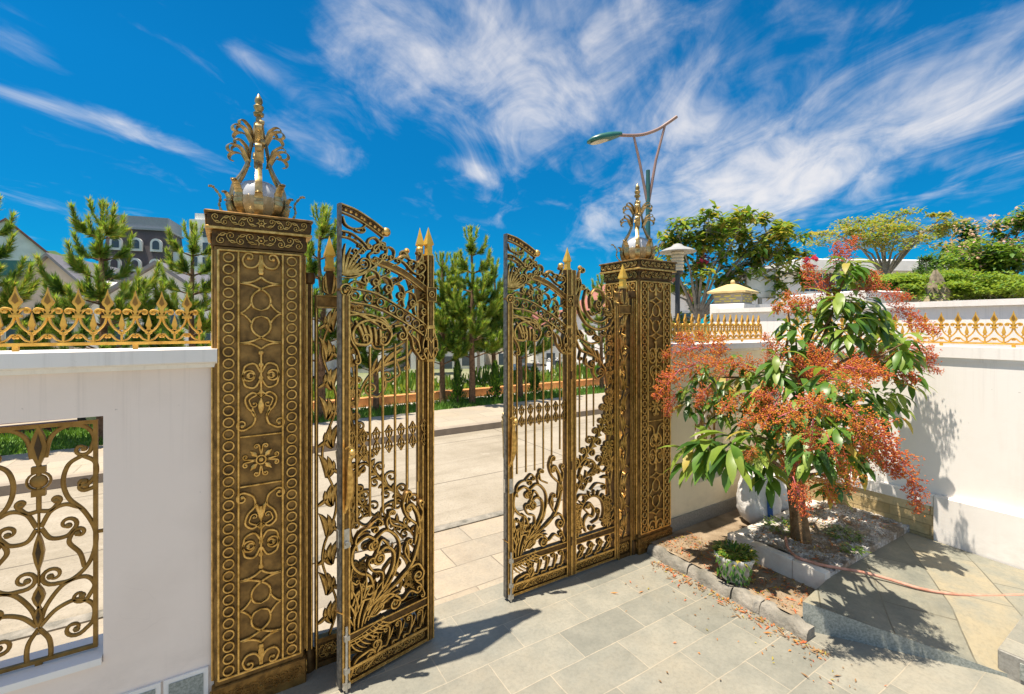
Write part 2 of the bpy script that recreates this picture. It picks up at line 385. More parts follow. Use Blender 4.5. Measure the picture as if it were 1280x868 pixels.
def scroll(mb, P, w, t, end=None, start=None, y=0, m=(0, 0, 1), balls=True, n=6, taper=.6, swell=0.0):
    if m == (0, 1, 2): swell *= .3
    C = cr(P, n); k0 = k1 = 0
    if end:
        h = math.atan2(C[-1][1] - C[-2][1], C[-1][0] - C[-2][0]); e = curl(C[-1], h, *end); C = C + e; k1 = len(e)
    if start:
        h = math.atan2(C[0][1] - C[1][1], C[0][0] - C[1][0]); e = curl(C[0], h, *start); C = e[::-1] + C; k0 = len(e)
    L = len(C); W = []
    for i in range(L):
        ww = 1 + swell * math.sin(math.pi * i / (L - 1))
        if k1 and i >= L - k1: ww = ww * (1 - (1 - taper) * (i - (L - k1)) / k1)
        if k0 and i < k0: ww = ww * (1 - (1 - taper) * (k0 - i) / k0)
        if not end and i > L * .8: ww *= 1 - .75 * (i - L * .8) / (L * .2)
        W.append(w * ww)
    mb.bar(C, W, t, y, m)
    if balls:
        if end: mb.ball((C[-1][0], y, C[-1][1]), w * .8, m[0], 8, .9)
        if start: mb.ball((C[0][0], y, C[0][1]), w * .8, m[0], 8, .9)
def mir(P, cx=0.0): return [(2 * cx - x, z) for x, z in P]
def pair(mb, P, w, t, end=None, start=None, cx=0.0, **k):      # a scroll and its mirror image
    scroll(mb, P, w, t, end, start, **k)
    f = lambda e: (-e[0],) + tuple(e[1:]) if e else None
    scroll(mb, mir(P, cx), w, t, f(end), f(start), **k)
def leafshape(mb, p, h, L, W, bend, t, y=0, m=(0, 0, 1), n=8):    # an acanthus leaf: tapered bent bar
    C = [p]; x, z = p
    for i in range(n):
        h2 = h + bend * (i + .5) / n; x += L / n * math.cos(h2); z += L / n * math.sin(h2); C.append((x, z))
    mb.bar(C, [max(.002, W * math.sin(math.pi * (.12 + .86 * i / n)) ** .8) for i in range(n + 1)], t, y, m)
def vine(mb, P, w, t, k, r, sg0=1, y=0, m=(0, 0, 1), f0=.12, f1=.92, leaf=True, both=False, rj=.25, g=None):
    g = g or rnd
    C = cr(P, 8); L = len(C)
    mb.bar(C, [w * (1.1 - .5 * i / L) for i in range(L)], t, y, m)
    for j in range(k):
        i = int((f0 + (f1 - f0) * j / max(1, k - 1)) * (L - 2))
        h = math.atan2(C[i + 1][1] - C[i][1], C[i + 1][0] - C[i][0])
        for sg in ((1, -1) if both else ((sg0 if j % 2 == 0 else -sg0),)):
            rr = r * (1 + rj * (g.random() - .5) * 2) * (1 - .25 * j / k)
            h0 = h + sg * .35
            p1 = (C[i][0] + rr * .9 * math.cos(h0), C[i][1] + rr * .9 * math.sin(h0))
            scroll(mb, [C[i], p1], w * .8, t * .9, (sg, rr, 1.15), y=y, m=m, n=3)
            if leaf: leafshape(mb, C[i], h - sg * .5, rr * 1.5, w * 1.5, -sg * .9, t * .8, y, m, 6)

# ------------------------------------------------------------------ camera, sun, sky
cam = bpy.data.cameras.new('Camera'); cam.lens = 16.0; cam.sensor_width = 36.0; cam.shift_y = -26 / 1280
cam.clip_end = 3000; cam.clip_start = .02
co = bpy.data.objects.new('Camera', cam); COL.objects.link(co)
co.location = (0, 0, CH); co.rotation_euler = (R(90), 0, A - R(90)); SC.camera = co
SUNDIR = Vector((-.30, .05, 1)).normalized()
sl = bpy.data.lights.new('sun', 'SUN'); sl.energy = 5.0; sl.angle = R(.55); sl.color = (1, .90, .75)
so = bpy.data.objects.new('sun', sl); COL.objects.link(so); so.rotation_euler = SUNDIR.to_track_quat('Z', 'Y').to_euler()
w = bpy.data.worlds.new('World'); SC.world = w; w.use_nodes = True
nt = w.node_tree; bg = nt.nodes['Background']
sky = N(nt, 'ShaderNodeTexSky', sky_type='NISHITA'); sky.sun_disc = False
sky.sun_elevation = math.asin(SUNDIR.z); sky.sun_rotation = math.atan2(SUNDIR.x, SUNDIR.y)
sky.air_density = 1.0; sky.dust_density = .3; sky.ozone_density = 4.0; sky.altitude = 1500
tc = N(nt, 'ShaderNodeTexCoord').outputs['Generated']
def vdot(vec, c):
    n = N(nt, 'ShaderNodeVectorMath', operation='DOT_PRODUCT'); nt.links.new(vec, n.inputs[0]); n.inputs[1].default_value = c
    return n.outputs['Value']
def mth(op, a, b=None, c=None, clamp=False):
    n = N(nt, 'ShaderNodeMath', operation=op, use_clamp=clamp)
    for i, x in enumerate((a, b, c)):
        if x is None: continue
        if hasattr(x, 'links'): nt.links.new(x, n.inputs[i])
        else: n.inputs[i].default_value = x
    return n.outputs[0]
dz = vdot(tc, (0, 0, 1))
den = mth('ADD', mth('MAXIMUM', dz, 0.0), .15)
qa = mth('DIVIDE', vdot(tc, (DX, DY, 0)), den); qb = mth('DIVIDE', vdot(tc, (RX, RY, 0)), den)
def comb(x, y, z=0.0):
    n = N(nt, 'ShaderNodeCombineXYZ')
    for i, q in enumerate((x, y, z)):
        if hasattr(q, 'links'): nt.links.new(q, n.inputs[i])
        else: n.inputs[i].default_value = q
    return n.outputs[0]
def blob(ca, cb, ra, rb, rot, amp):     # a patch of the cloud layer
    c, s_ = math.cos(rot), math.sin(rot)
    da = mth('SUBTRACT', qa, ca); db = mth('SUBTRACT', qb, cb)
    x = mth('DIVIDE', mth('ADD', mth('MULTIPLY', da, c), mth('MULTIPLY', db, s_)), ra)
    y = mth('DIVIDE', mth('SUBTRACT', mth('MULTIPLY', db, c), mth('MULTIPLY', da, s_)), rb)
    return mth('MULTIPLY', mth('EXPONENT', mth('MULTIPLY', mth('ADD', mth('MULTIPLY', x, x), mth('MULTIPLY', y, y)), -1.0)), amp)
BL = [(1.36, .02, .46, .46, .0, .95), (1.16, -.36, .2, .16, .3, .55), (2.08, 1.14, .68, .50, .25, 1.25), (1.42, 1.42, .34, .20, .0, .85), (1.62, .62, .2, .12, .3, .5),
      (1.45, -1.38, .34, .075, .55, 1.0), (2.0, -.17, .14, .07, .5, .8), (1.27, -.75, .17, .045, .35, .5), (1.15, -1.3, .12, .1, 0, .45), (2.6, .55, .5, .25, 0, .6), (2.5, -1.3, .5, .05, .3, .25)]
tot = None
for b_ in BL:
    q = blob(*b_); tot = q if tot is None else mth('ADD', tot, q)
def wnoise(vec, scale, detail=8, rough=.6, dist=0.0):
    n = N(nt, 'ShaderNodeTexNoise'); nt.links.new(vec, n.inputs['Vector'])
    n.inputs['Scale'].default_value = scale; n.inputs['Detail'].default_value = detail; n.inputs['Roughness'].default_value = rough; n.inputs['Distortion'].default_value = dist
    return n.outputs['Fac']
n1 = wnoise(comb(mth('MULTIPLY', qa, 1.3), mth('MULTIPLY', qb, 2.1), 3.3), 1.7, 12, .60, .9)
rq = mth('ADD', mth('MULTIPLY', qa, .9), mth('MULTIPLY', qb, .45)); rp = mth('SUBTRACT', mth('MULTIPLY', qb, .9), mth('MULTIPLY', qa, .45))
n2 = wnoise(comb(mth('MULTIPLY', rq, 2.2), mth('MULTIPLY', rp, 5.0), 7.7), 1.8, 8, .55, .6)
nn = mth('ADD', mth('MULTIPLY', n1, .72), mth('MULTIPLY', n2, .28))
bk = N(nt, 'ShaderNodeMapRange', interpolation_type='SMOOTHSTEP'); nt.links.new(qa, bk.inputs[0])
bk.inputs[1].default_value = .85; bk.inputs[2].default_value = .1; bk.inputs[3].default_value = 0; bk.inputs[4].default_value = .8
tot = mth('ADD', tot, bk.outputs[0])          # unseen cloud bank overhead and behind, added as neutral fill light
cl = mth('ADD', mth('MULTIPLY', mth('MINIMUM', tot, 1.15), .62), mth('MULTIPLY', mth('SUBTRACT', nn, .5), 2.0))
cl = mth('SMOOTHSTEP', cl, .12, .95) if False else cl
mr = N(nt, 'ShaderNodeMapRange', interpolation_type='SMOOTHSTEP'); nt.links.new(cl, mr.inputs[0])
mr.inputs[1].default_value = .08; mr.inputs[2].default_value = 1.05; mr.inputs[3].default_value = 0; mr.inputs[4].default_value = .9
hz = mth('MULTIPLY', mth('MULTIPLY', mr.outputs[0], .92), mth('MULTIPLY', dz, 9.0, clamp=True))
TINT = (.02, .67, .93); CLOUDC = (6.2, 5.9, 5.7); WS = .094
skc = mix(nt, 1.0, sky.outputs[0], TINT, 'MULTIPLY')
low = N(nt, 'ShaderNodeMapRange'); nt.links.new(dz, low.inputs[0]); low.inputs[1].default_value = .0; low.inputs[2].default_value = .42; low.inputs[3].default_value = .62; low.inputs[4].default_value = 1.0
skc = mix(nt, 1.0, skc, low.outputs[0], 'MULTIPLY')
skm = mix(nt, hz, skc, CLOUDC)
nt.links.new(skm, bg.inputs['Color']); bg.inputs['Strength'].default_value = WS
SC.view_settings.view_transform = 'Standard'; SC.view_settings.look = 'None'
SC.view_settings.exposure = .80; SC.view_settings.gamma = 1.0; SC.view_settings.use_curve_mapping = False
SC.cycles.max_bounces = 8; SC.cycles.use_denoising = True; SC.cycles.sample_clamp_indirect = 6

# ================================================================== GROUND
GY = 2.90                 # edge between courtyard slate and the outer pavers
def sheet(name, x0, x1, y0, y1, z, m, n=1):
    mb = MB(); mb.add([(x0, y0, z), (x1, y0, z), (x1, y1, z), (x0, y1, z)], [(0, 1, 2, 3)])
    return struct(mb.obj(name, m))
def terrain(x, y):
    d = math.hypot(x, y)
    z = -.05
    if y > 13: z -= .14 * min(y - 13, 26)
    if d > 250: z += (d - 250) * .01
    z += .5 * math.sin(x * .07) * min(1, max(0, (y - 30) / 30))
    return z
mb = MB(); xs = [-900, -600, -400, -250, -150, -100, -70, -50, -35, -25, -15, -8, 0, 8, 16, 25, 35, 50, 70, 100, 150, 250, 400, 600, 900]
ys = [-60, -30, -10, 0, 5, 9, 11, 12.9, 13.1, 15, 18, 22, 27, 33, 39, 45, 52, 60, 75, 100, 140, 190, 250, 330, 430, 560, 750]
V = [(x, y, terrain(x, y)) for y in ys for x in xs]; nx = len(xs)
mb.add(V, [(j * nx + i, j * nx + i + 1, (j + 1) * nx + i + 1, (j + 1) * nx + i) for j in range(len(ys) - 1) for i in range(nx - 1)])
struct(mb.obj('ground', GRND))
sheet('courtyard_paving', -6, 8, -6, GY, 0, SLATE)
sheet('driveway_pavers', -14, 16, GY, 3.92, 0, PAVER)
mb = MB(); mb.box(-30, 40, 3.92, 4.02, -.06, .012); struct(mb.obj('road_edge_kerb', ROUGHK))
sheet('road', -60, 70, 4.02, 7.38, -.012, ROADM)
mb = MB(); mb.box(-60, 70, 7.38, 7.52, -.06, .10); struct(mb.obj('far_kerb', flat('grey_brown_kerb', (.30, .25, .20), .9)))
mb = MB(); mb.box(-60, 70, 7.52, 9.15, -.06, .095); struct(mb.obj('far_pavement', FARPV))
sheet('verge', -60, 70, 9.15, 10.25, .06, GRASSB); sheet('wide_verge', -60, -.8, 10.25, 10.95, .06, GRASSB)
sheet('lower_road', -80, 80, 13.2, 13.2, -.02, ROADM) if False else None
# grass blades on the verge: one mass nobody could count
g = random.Random(3); mb = MB()
for i in range(15000):
    x = g.uniform(-6, 12); y = g.uniform(9.12, 10.3) if x > -.8 else g.uniform(9.12, 10.95); hh = g.uniform(.05, .15); a = g.uniform(0, 6.28); l = g.uniform(-.06, .06)
    dx, dy = math.cos(a) * .012, math.sin(a) * .012
    mb.add([(x - dx, y - dy, .06), (x + dx, y + dy, .06), (x + l, y + l * .6, .06 + hh)], [(0, 1, 2)])
stuff(mb.obj('grass', GRASS, sharp=None), 'short green grass on the verge across the road', 'grass')
mb = MB(); mb.bbox(-.8, 70, 10.62, 10.78, -.02, .26, .012); tag(mb.obj('bed_kerb', ORKERB), 'long orange brick kerb of the flower bed across the road', 'kerb')
sheet('bed_walk', -.8, 70, 10.25, 10.62, .05, KERBW)
sheet('bed_soil', -.8, 70, 10.78, 12.6, .12, SOIL)
g = random.Random(5); mb = MB()
for i in range(7000):
    x = g.uniform(-.7, 13); y = g.uniform(10.85, 12.5); hh = g.uniform(.1, .62) * (.6 + .4 * math.sin(x * 2.1 + y)); a = g.uniform(0, 6.28); l = g.uniform(-.1, .1)
    dx, dy = math.cos(a) * .025, math.sin(a) * .025
    z0 = .12 + hh * .55
    mb.add([(x - dx, y - dy, z0), (x + dx, y + dy, z0), (x + l + dx, y + l, .12 + hh), (x + l - dx, y + l, .14 + hh)], [(0, 1, 2, 3)], g.choice((0, 0, 1, 1, 2)))
stuff(mb.obj('bed_planting', [LG2, LG3, GRASS], sharp=None), 'low mixed green planting behind the orange kerb', 'bedding plants')

# ================================================================== WALLS
PY = 2.655; PW = .40; PXL = -.055; PXR = 2.905; PH = 2.46
WY = 2.685; WT = .20; WH = 1.70
def fleur(mb, x, z, s=1.0, t=.016, m=(0, 0, 1)):
    # spade-shaped point with two side curls on a waisted stem
    f = lambda P: [(x + px * s, z + pz * s) for px, pz in P]
    R_ = [(0, .248), (.004, .228), (.010, .207), (.019, .190), (.0215, .183), (.017, .172), (.009, .162), (.0065, .150)]
    R2 = [(.012, .140), (.012, .128), (.009, .122)]
    out = R_ + R2
    P = f(out + [(-a, b) for a, b in out[::-1] if a > 0])
    mb.prism(P, -t / 2, t / 2, m[1])
    inner = f([(0, .220), (.008, .196), (.011, .184), (0, .170), (-.011, .184), (-.008, .196)])
    mb.prism(inner, -t * .62, -t * .5 - .0005, 2)
    for sg in (1, -1):
        scroll(mb, f([(sg * .006, .132), (sg * .016, .146), (sg * .029, .151)]), .0115 * s, t, (sg * -1, .0125 * s, .8), m=m, n=3)
    mb.box(x - .020 * s, x + .020 * s, -t * .7, t * .7, z + .112 * s, z + .124 * s, m[0])
    pairpts = [(.004, .112), (.012, .085), (.030, .058), (.050, .042)]
    for sg in (1, -1):
        mb.bar(f(cr([(sg * a, b) for a, b in pairpts], 4)), .010 * s, t, 0, m)
        scroll(mb, f([(sg * .0475, .004), (sg * .030, .012), (sg * .014, .032)]), .009 * s, t, (sg, .011 * s, .8), m=m, n=3)
def spikelet(mb, x, z, s=1.0, t=.014, m=(0, 0, 1)):
    f = lambda P: [(x + px * s, z + pz * s) for px, pz in P]
    R_ = [(0, .135), (.004, .115), (.010, .088), (.012, .078), (.007, .068), (.007, .060)]
    mb.prism(f(R_ + [(-a, b) for a, b in R_[::-1] if a > 0]), -t / 2, t / 2, m[1])
    mb.ring((x, z + .048 * s), .012 * s, .007 * s, t, 0, m, 10)
    mb.box(x - .004 * s, x + .004 * s, -t / 2, t / 2, z, z + .036 * s, m[1])
mbF = MB(); fleur(mbF, 0, 0); meF = mbF.obj('fleur_finial', [RAILG, RAILG, RAILD])
mbS = MB(); spikelet(mbS, 0, 0); meS = mbS.obj('small_spike', [RAILG, RAILG, RAILD])
def railing(label, p0, p1, z, sp, used=[0]):
    p0 = Vector(p0); p1 = Vector(p1); L = (p1 - p0).length; ang = math.atan2(p1.y - p0.y, p1.x - p0.x)
    t = thing('railing', label, 'railing', (p0.x, p0.y, z), ang, 'gold railings on the boundary walls')
    mb = MB(); mb.box(0, L, -.012, .012, .022, .036, 0)
    n = int(L / sp)
    for k in range(0, n, 4): mb.box(sp * (k + .5) - .010, sp * (k + .5) + .010, -.008, .008, 0, .0218, 0)
    mb.obj('rail', [RAILG], t)
    for k in range(n):
        for src, off, zz in ((meF, .5, .036), (meS, 1.0, .036)):
            if used[0] < 2: o = src; used[0] += 1
            else: o = src.copy(); COL.objects.link(o)
            o.parent = t; o.location = (sp * (k + off), 0, zz)
    return t
# --- left wall with its grille opening
GX0, GX1, GZ0, GZ1 = -.905, -.47, .405, 1.50
def wall_pieces(mb, x0, x1, y0, y1, h, holes, m=0):
    xs_ = [x0] + [c for h_ in holes for c in h_[:2]] + [x1]
    for i in range(0, len(xs_), 2): mb.box(xs_[i], xs_[i + 1], y0, y1, 0, h, m)
    for a, b, c, d in holes:
        mb.box(a, b, y0, y1, 0, c, m); mb.box(a, b, y0, y1, d, h, m)
def coping(mb, x0, x1, y0, y1, m=0, top=1.745, bot=None):
    b = bot or WH
    mb.prism([(y0 + .05, b), (y0 + .045, b + .018), (y0 + .012, b + .022), (y0, b + .03), (y0, top), (y1, top), (y1, b)], x0, x1, m, 'yz')
wl = thing('boundary_wall', 'white plastered wall with scrolled grille opening left of the gate', 'wall', (0, 0, 0))
mb = MB(); wall_pieces(mb, -5.0, PXL - .002, WY, WY + WT, WH, [(GX0, GX1, GZ0, GZ1)]); mb.obj('wall_body', WHITE, wl)
mb = MB(); coping(mb, -5.0, PXL + .012, WY - .075, WY - .001, 0, 1.79); mb.box(-5.0, PXL - .003, WY, WY + WT + .06, WH + .001, 1.79); mb.obj('coping', WHITE2, wl)
mb = MB(); mb.box(GX0 + .003, GX1 - .003, WY - .02, WY + WT - .01, GZ0 + .001, GZ0 + .03); mb.obj('sill', WHITE2, wl)
for gx0, gx1 in ((-.47, -.285), (-.235, -.10)):
    f = MB(); f.box(gx0 - .02, gx1 + .02, WY - .012, WY - .001, .0, .235); fo = f.obj('panel_surround', WHITE2, wl)
    f = MB(); f.box(gx0, gx1, WY - .016, WY - .0125, .02, .215); f.obj('granite_panel', GRNT, fo)
def grille(parent, x0, x1, z0, z1, y):
    W = x1 - x0; cx = (x0 + x1) / 2; k = W / 2 / 155.0
    T = .013; w_ = .0172
    mb = MB()
    for a, b in ((x0, x0 + .016), (x1 - .016, x1)): mb.box(a, b, y - .008, y + .008, z0, z1, 0)
    mb.box(x0 + .0162, x1 - .0162, y - .008, y + .008, z1 - .016, z1, 0); mb.box(x0 + .0162, x1 - .0162, y - .008, y + .008, z0, z0 + .016, 0)
    mb.box(cx - .012, cx + .012, y - .006, y + .006, z0 - .04, z0 - .0005, 0); mb.box(x1 + .0005, x1 + .028, y - .006, y + .006, (z0 + z1) / 2, (z0 + z1) / 2 + .014, 0)
    fr = mb.obj('window_grille', [GRILG], parent)
    mb = MB()
    f = lambda P: [(cx + (x - 120) * k, z1 - (zz - 55) * (z1 - z0) / 672.0) for x, zz in P]
    M = (0, 0, 1); c = .040 * W / .38
    pair(mb, f([(137, 150), (150, 95), (190, 66), (240, 72), (265, 105), (256, 140)]), w_, T, (-1, c * .75, 1.0), None, cx, y=y, m=M)
    pair(mb, f([(232, 156), (196, 178), (182, 225), (196, 275), (236, 318), (266, 375), (268, 425), (248, 478), (205, 512), (160, 515)]), w_, T, (-1, c, 1.25), None, cx, y=y, m=M)
    pair(mb, f([(236, 158), (266, 178), (270, 215), (250, 240)]), w_, T, (-1, c * .5, .9), None, cx, y=y, m=M)
    pair(mb, f([(270, 222), (266, 250), (246, 258)]), w_, T, (-1, c * .55, .9), None, cx, y=y, m=M)
    pair(mb, f([(126, 345), (150, 305), (190, 292), (232, 312)]), w_, T, None, None, cx, y=y, m=M)
    pair(mb, f([(126, 350), (150, 382), (190, 384), (212, 365)]), w_, T, (1, c * .8, 1.0), None, cx, y=y, m=M)
    pair(mb, f([(238, 482), (226, 440), (198, 405), (205, 378)]), w_, T, (-1, c * .6, 1.0), None, cx, y=y, m=M)
    pair(mb, f([(122, 300), (150, 302), (172, 282)]), w_, T, (1, c * .4, 1.0), None, cx, y=y, m=M)
    pair(mb, f([(122, 620), (140, 570), (185, 520), (240, 512), (266, 540), (250, 572)]), w_, T, (-1, c * .75, 1.0), None, cx, y=y, m=M)
    pair(mb, f([(124, 625), (165, 588), (220, 574), (262, 600), (262, 645), (236, 670)]), w_, T, (-1, c * .9, 1.1), None, cx, y=y, m=M)
    pair(mb, f([(121, 632), (146, 668), (150, 712), (140, 724)]), w_, T, None, None, cx, y=y, m=M)
    mb.obj('scrollwork', [GRILG, GRILG, GRILD], fr)
    mb = MB()
    def loz(zc, hh, ww):
        P = f([(120, zc - hh), (120 + ww * .7, zc - hh * .45), (120 + ww, zc), (120 + ww * .7, zc + hh * .45), (120, zc + hh), (120 - ww * .7, zc + hh * .45), (120 - ww, zc), (120 - ww * .7, zc - hh * .45)])
        mb.prism(P, y - .010, y + .010, 0)
        Q = f([(120, zc - hh * .6), (120 + ww * .45, zc), (120, zc + hh * .6), (120 - ww * .45, zc)]); mb.prism(Q, y - .0125, y - .0102, 2)
    loz(118, 62, 22); loz(415, 58, 15); loz(540, 34, 17); loz(595, 34, 11)
    mb.bar(f([(120, 170), (120, 300)]), .017, .014, y, M); mb.bar(f([(120, 295), (120, 640)]), .009, .012, y, M)
    for zc in (182, 248): P = f([(102, zc - 9), (138, zc + 9)]); mb.box(P[0][0], P[1][0], y - .011, y + .011, P[1][1], P[0][1], 0)
    C = f([(120, 215)])[0]; mb.ball((C[0], y, C[1]), .030, 0, 14, .45); mb.ring(C, .038, .009, .018, y, M, 18)
    mb.obj('centre_spindle', [GRILG, GRILG, GRILD], fr)
grille(wl, -.885, -.50, .445, 1.475, WY + .07)
railing('gold fleur-de-lis railing on the white wall left of the gate', (-2.85, WY + .13, 0), (PXL - .02, WY + .13, 0), 1.79, .101)

# --- right front wall and side wall
SX = 5.0
wr = thing('boundary_wall', 'cream front wall with grey granite skirting right of the gate behind the blossoming tree', 'wall', (0, 0, 0))
mb = MB(); wall_pieces(mb, PXR + PW + .002, SX - .001, WY, WY + WT, WH - .03, [(3.68, 4.12, GZ0 + .03, 1.42)]); mb.obj('wall_body', CREAM, wr)
mb = MB(); coping(mb, PXR + PW + .003, SX - .08, WY - .06, WY - .001, 0, 1.735, WH - .05); mb.box(PXR + PW + .003, SX - .002, WY, WY + WT + .06, WH - .029, 1.735); mb.obj('coping', WHITE2, wr)
mb = MB(); mb.box(PXR + PW + .003, SX - .06, WY - .02, WY - .001, .0, .19); mb.obj('skirting', GRNT2, wr)
grille(wr, 3.70, 4.10, .48, 1.40, WY + .08)
ws = thing('side_wall', 'bright white side wall with yellow cut stone band behind the blossoming tree', 'wall', (0, 0, 0))
mb = MB(); mb.box(SX, SX + .2, -3.5, WY + WT, 0, WH - .06)
mb.obj('wall_body', WHITE2, ws)
mb = MB(); mb.box(SX - .022, SX + .25, -3.5, WY - .0805, WH - .055, 1.735); mb.box(SX + .0, SX + .25, WY - .08, WY + WT + .05, WH - .055, 1.735); mb.box(SX - .010, SX - .001, -3.5, WY - .081, WH - .085, WH - .0555)
mb.obj('coping', WHITE2, ws)
mb = MB(); mb.box(SX - .05, SX - .001, 1.345, WY - .021, 0, .41); mb.obj('stone_band', BAND, ws)
mb = MB(); mb.box(SX - .065, SX - .001, 1.345, WY - .021, .4105, .50); mb.obj('ledge', WHITE2, ws)
mb = MB(); mb.bbox(SX - .067, SX - .001, -3.4, 1.343, 0, .505, .006); mb.obj('plinth', WHITE2, ws)
railing('gold fleur-de-lis railing on the cream front wall behind the right pillar', (PXR + PW + .03, WY + .12, 0), (SX + .05, WY + .12, 0), 1.735, .104)
railing('gold fleur-de-lis railing on the bright white side wall', (SX + .1, WY - .05, 0), (SX + .1, -.6, 0), 1.735, .104)

# ================================================================== PILLARS
def frieze(mb, x0, x1, z0, z1, y, n, t=.010, w_=.007, m=(0, 0, 1)):
    h = z1 - z0; zc = (z0 + z1) / 2; cx = (x0 + x1) / 2; L = (x1 - x0) / 2
    for sg in (1, -1):
        d = L * .84 / n
        for k in range(n):
            xa = .10 * L + d * k; up = 1 if k % 2 == 0 else -1
            P = [(cx + sg * xa, zc - up * h * .30), (cx + sg * (xa + d * .55), zc - up * h * .34), (cx + sg * (xa + d * .98), zc - up * h * .02)]
            scroll(mb, P, w_, t, (up * sg, h * .30, 1.25), y=y, m=m, n=4)
            leafshape(mb, (cx + sg * (xa + d * .2), zc - up * h * .30), (0 if sg > 0 else math.pi) + up * sg * .9, h * .55, w_ * 1.6, -up * sg * 1.6, t * .8, y, m, 5)
    mb.ring((cx, zc), h * .24, w_, t, y, m, 14); mb.ball((cx, y, zc), h * .10, m[0], 8, .5)
    for k in range(6): leafshape(mb, (cx + h * .20 * math.cos(k * 1.047), zc + h * .20 * math.sin(k * 1.047)), k * 1.047, h * .26, w_ * 1.5, .5, t * .8, y, m, 4)
def relief(mb, W, z0, z1):
    # local face: x in [-W/2, W/2], stands out towards -y
    M = (0, 0, 1); t = .015; y = -.004
    e = W / 2
    for x in (-e + .012, -e + .096, e - .096, e - .012): mb.bar([(x, z0), (x, z1)], .013, .016, y, M)
    for z in (z0, z1): mb.bar([(-e + .012, z), (e - .012, z)], .013, .016, y, M)
    n = 36; d = (z1 - z0 - .012) / n
    for sg in (1, -1):
        for k in range(n): mb.ring((sg * (e - .054), z0 + .006 + d * (k + .5)), .0225, .0095, .015, y, M, 16)
    iw = e - .102         # half width of the middle field
    zm = (z0 + z1) / 2; hb = .125; H = (z1 - zm - hb)
    for s in (1, -1):
        f = lambda P: [(x * iw / .11, zm + s * (hb + zz * H)) for x, zz in P]
        mb.bar([(-iw, zm + s * hb), (iw, zm + s * hb)], .010, .015, y, M)
        w_ = .0125; c = iw * .36
        P = lambda pts, end=None, start=None, ww=w_: pair(mb, f(pts), ww, t, (end[0] * s,) + end[1:] if end else None, (start[0] * s,) + start[1:] if start else None, 0, y=y, m=M, n=6)
        # lyre beside the rosette
        P([(.010, .215), (.045, .235), (.082, .205), (.070, .155), (.032, .115), (.040, .065), (.075, .040)], (1, c * .9, 1.15), (-1, c * .5, .8))
        P([(.012, .225), (.06, .20), (.055, .17)], (-1, c * .5, .9), ww=.009)
        leafshape(mb, f([(0, .12)])[0], math.pi / 2 * s, .08, .026, 0, t, y, M); leafshape(mb, f([(.03, .10)])[0], math.pi / 2 * s - .5, .06, .018, .6, t, y, M); leafshape(mb, f([(-.03, .10)])[0], math.pi / 2 * s + .5, .06, .018, -.6, t, y, M)
        # stem with two pairs of C curls
        mb.bar(f([(0, .21), (0, .46)]), .013, .017, y, M)
        for zz in (.235, .315, .385, .452): mb.ball((f([(0, zz)])[0][0], y, f([(0, zz)])[0][1]), .014, 0, 8, .6)
        P([(.004, .305), (.035, .262), (.082, .275), (.095, .318)], (1, c * .95, 1.15))
        P([(.004, .345), (.035, .392), (.082, .38), (.095, .338)], (-1, c * .95, 1.15))
        # curved diamond, two interlaced rings with side points, curved diamond
        P([(0, .472), (.030, .492), (.065, .502), (.108, .505)])
        P([(.108, .505), (.055, .513), (.0, .535), (-.040, .565), (-.051, .602), (-.036, .638), (0, .652)])
        P([(.108, .83), (.055, .822), (.0, .800), (-.040, .770), (-.051, .733), (-.036, .697), (0, .683)])
        P([(.108, .667), (.085, .655), (.062, .632), (.050, .610)], ww=.011); P([(.108, .667), (.085, .68), (.062, .703), (.050, .725)], ww=.011)
        P([(0, .865), (.030, .845), (.065, .834), (.108, .83)])
        mb.ball((0, y, f([(0, .89)])[0][1]), .015, 0, 8, .6); leafshape(mb, f([(0, .885)])[0], math.pi / 2 * s, .075, .026, 0, t, y, M)
        P([(.004, .985), (.010, .945), (.035, .918), (.075, .918), (.096, .948), (.088, .975)], (1, c * .7, .9))
    # rosette
    mb.ring((0, zm), .022, .010, .015, y, M, 14); mb.ball((0, y, zm), .013, 0, 8, .6)
    for k in range(8):
        a = k * math.pi / 4; r = .026
        if k % 2 == 0:
            for sg in (1, -1): scroll(mb, [(r * math.cos(a), zm + r * math.sin(a)), (.052 * math.cos(a + sg * .10), zm + .052 * math.sin(a + sg * .10)), (.068 * math.cos(a + sg * .1), zm + .068 * math.sin(a + sg * .1))], .010, t, (sg, .014, 1.0), y=y, m=M, n=3)
        else: leafshape(mb, (r * math.cos(a), zm + r * math.sin(a)), a, .042, .022, 0, t, y, M)
RELM = [GOLD, MIDB, BRNZ]
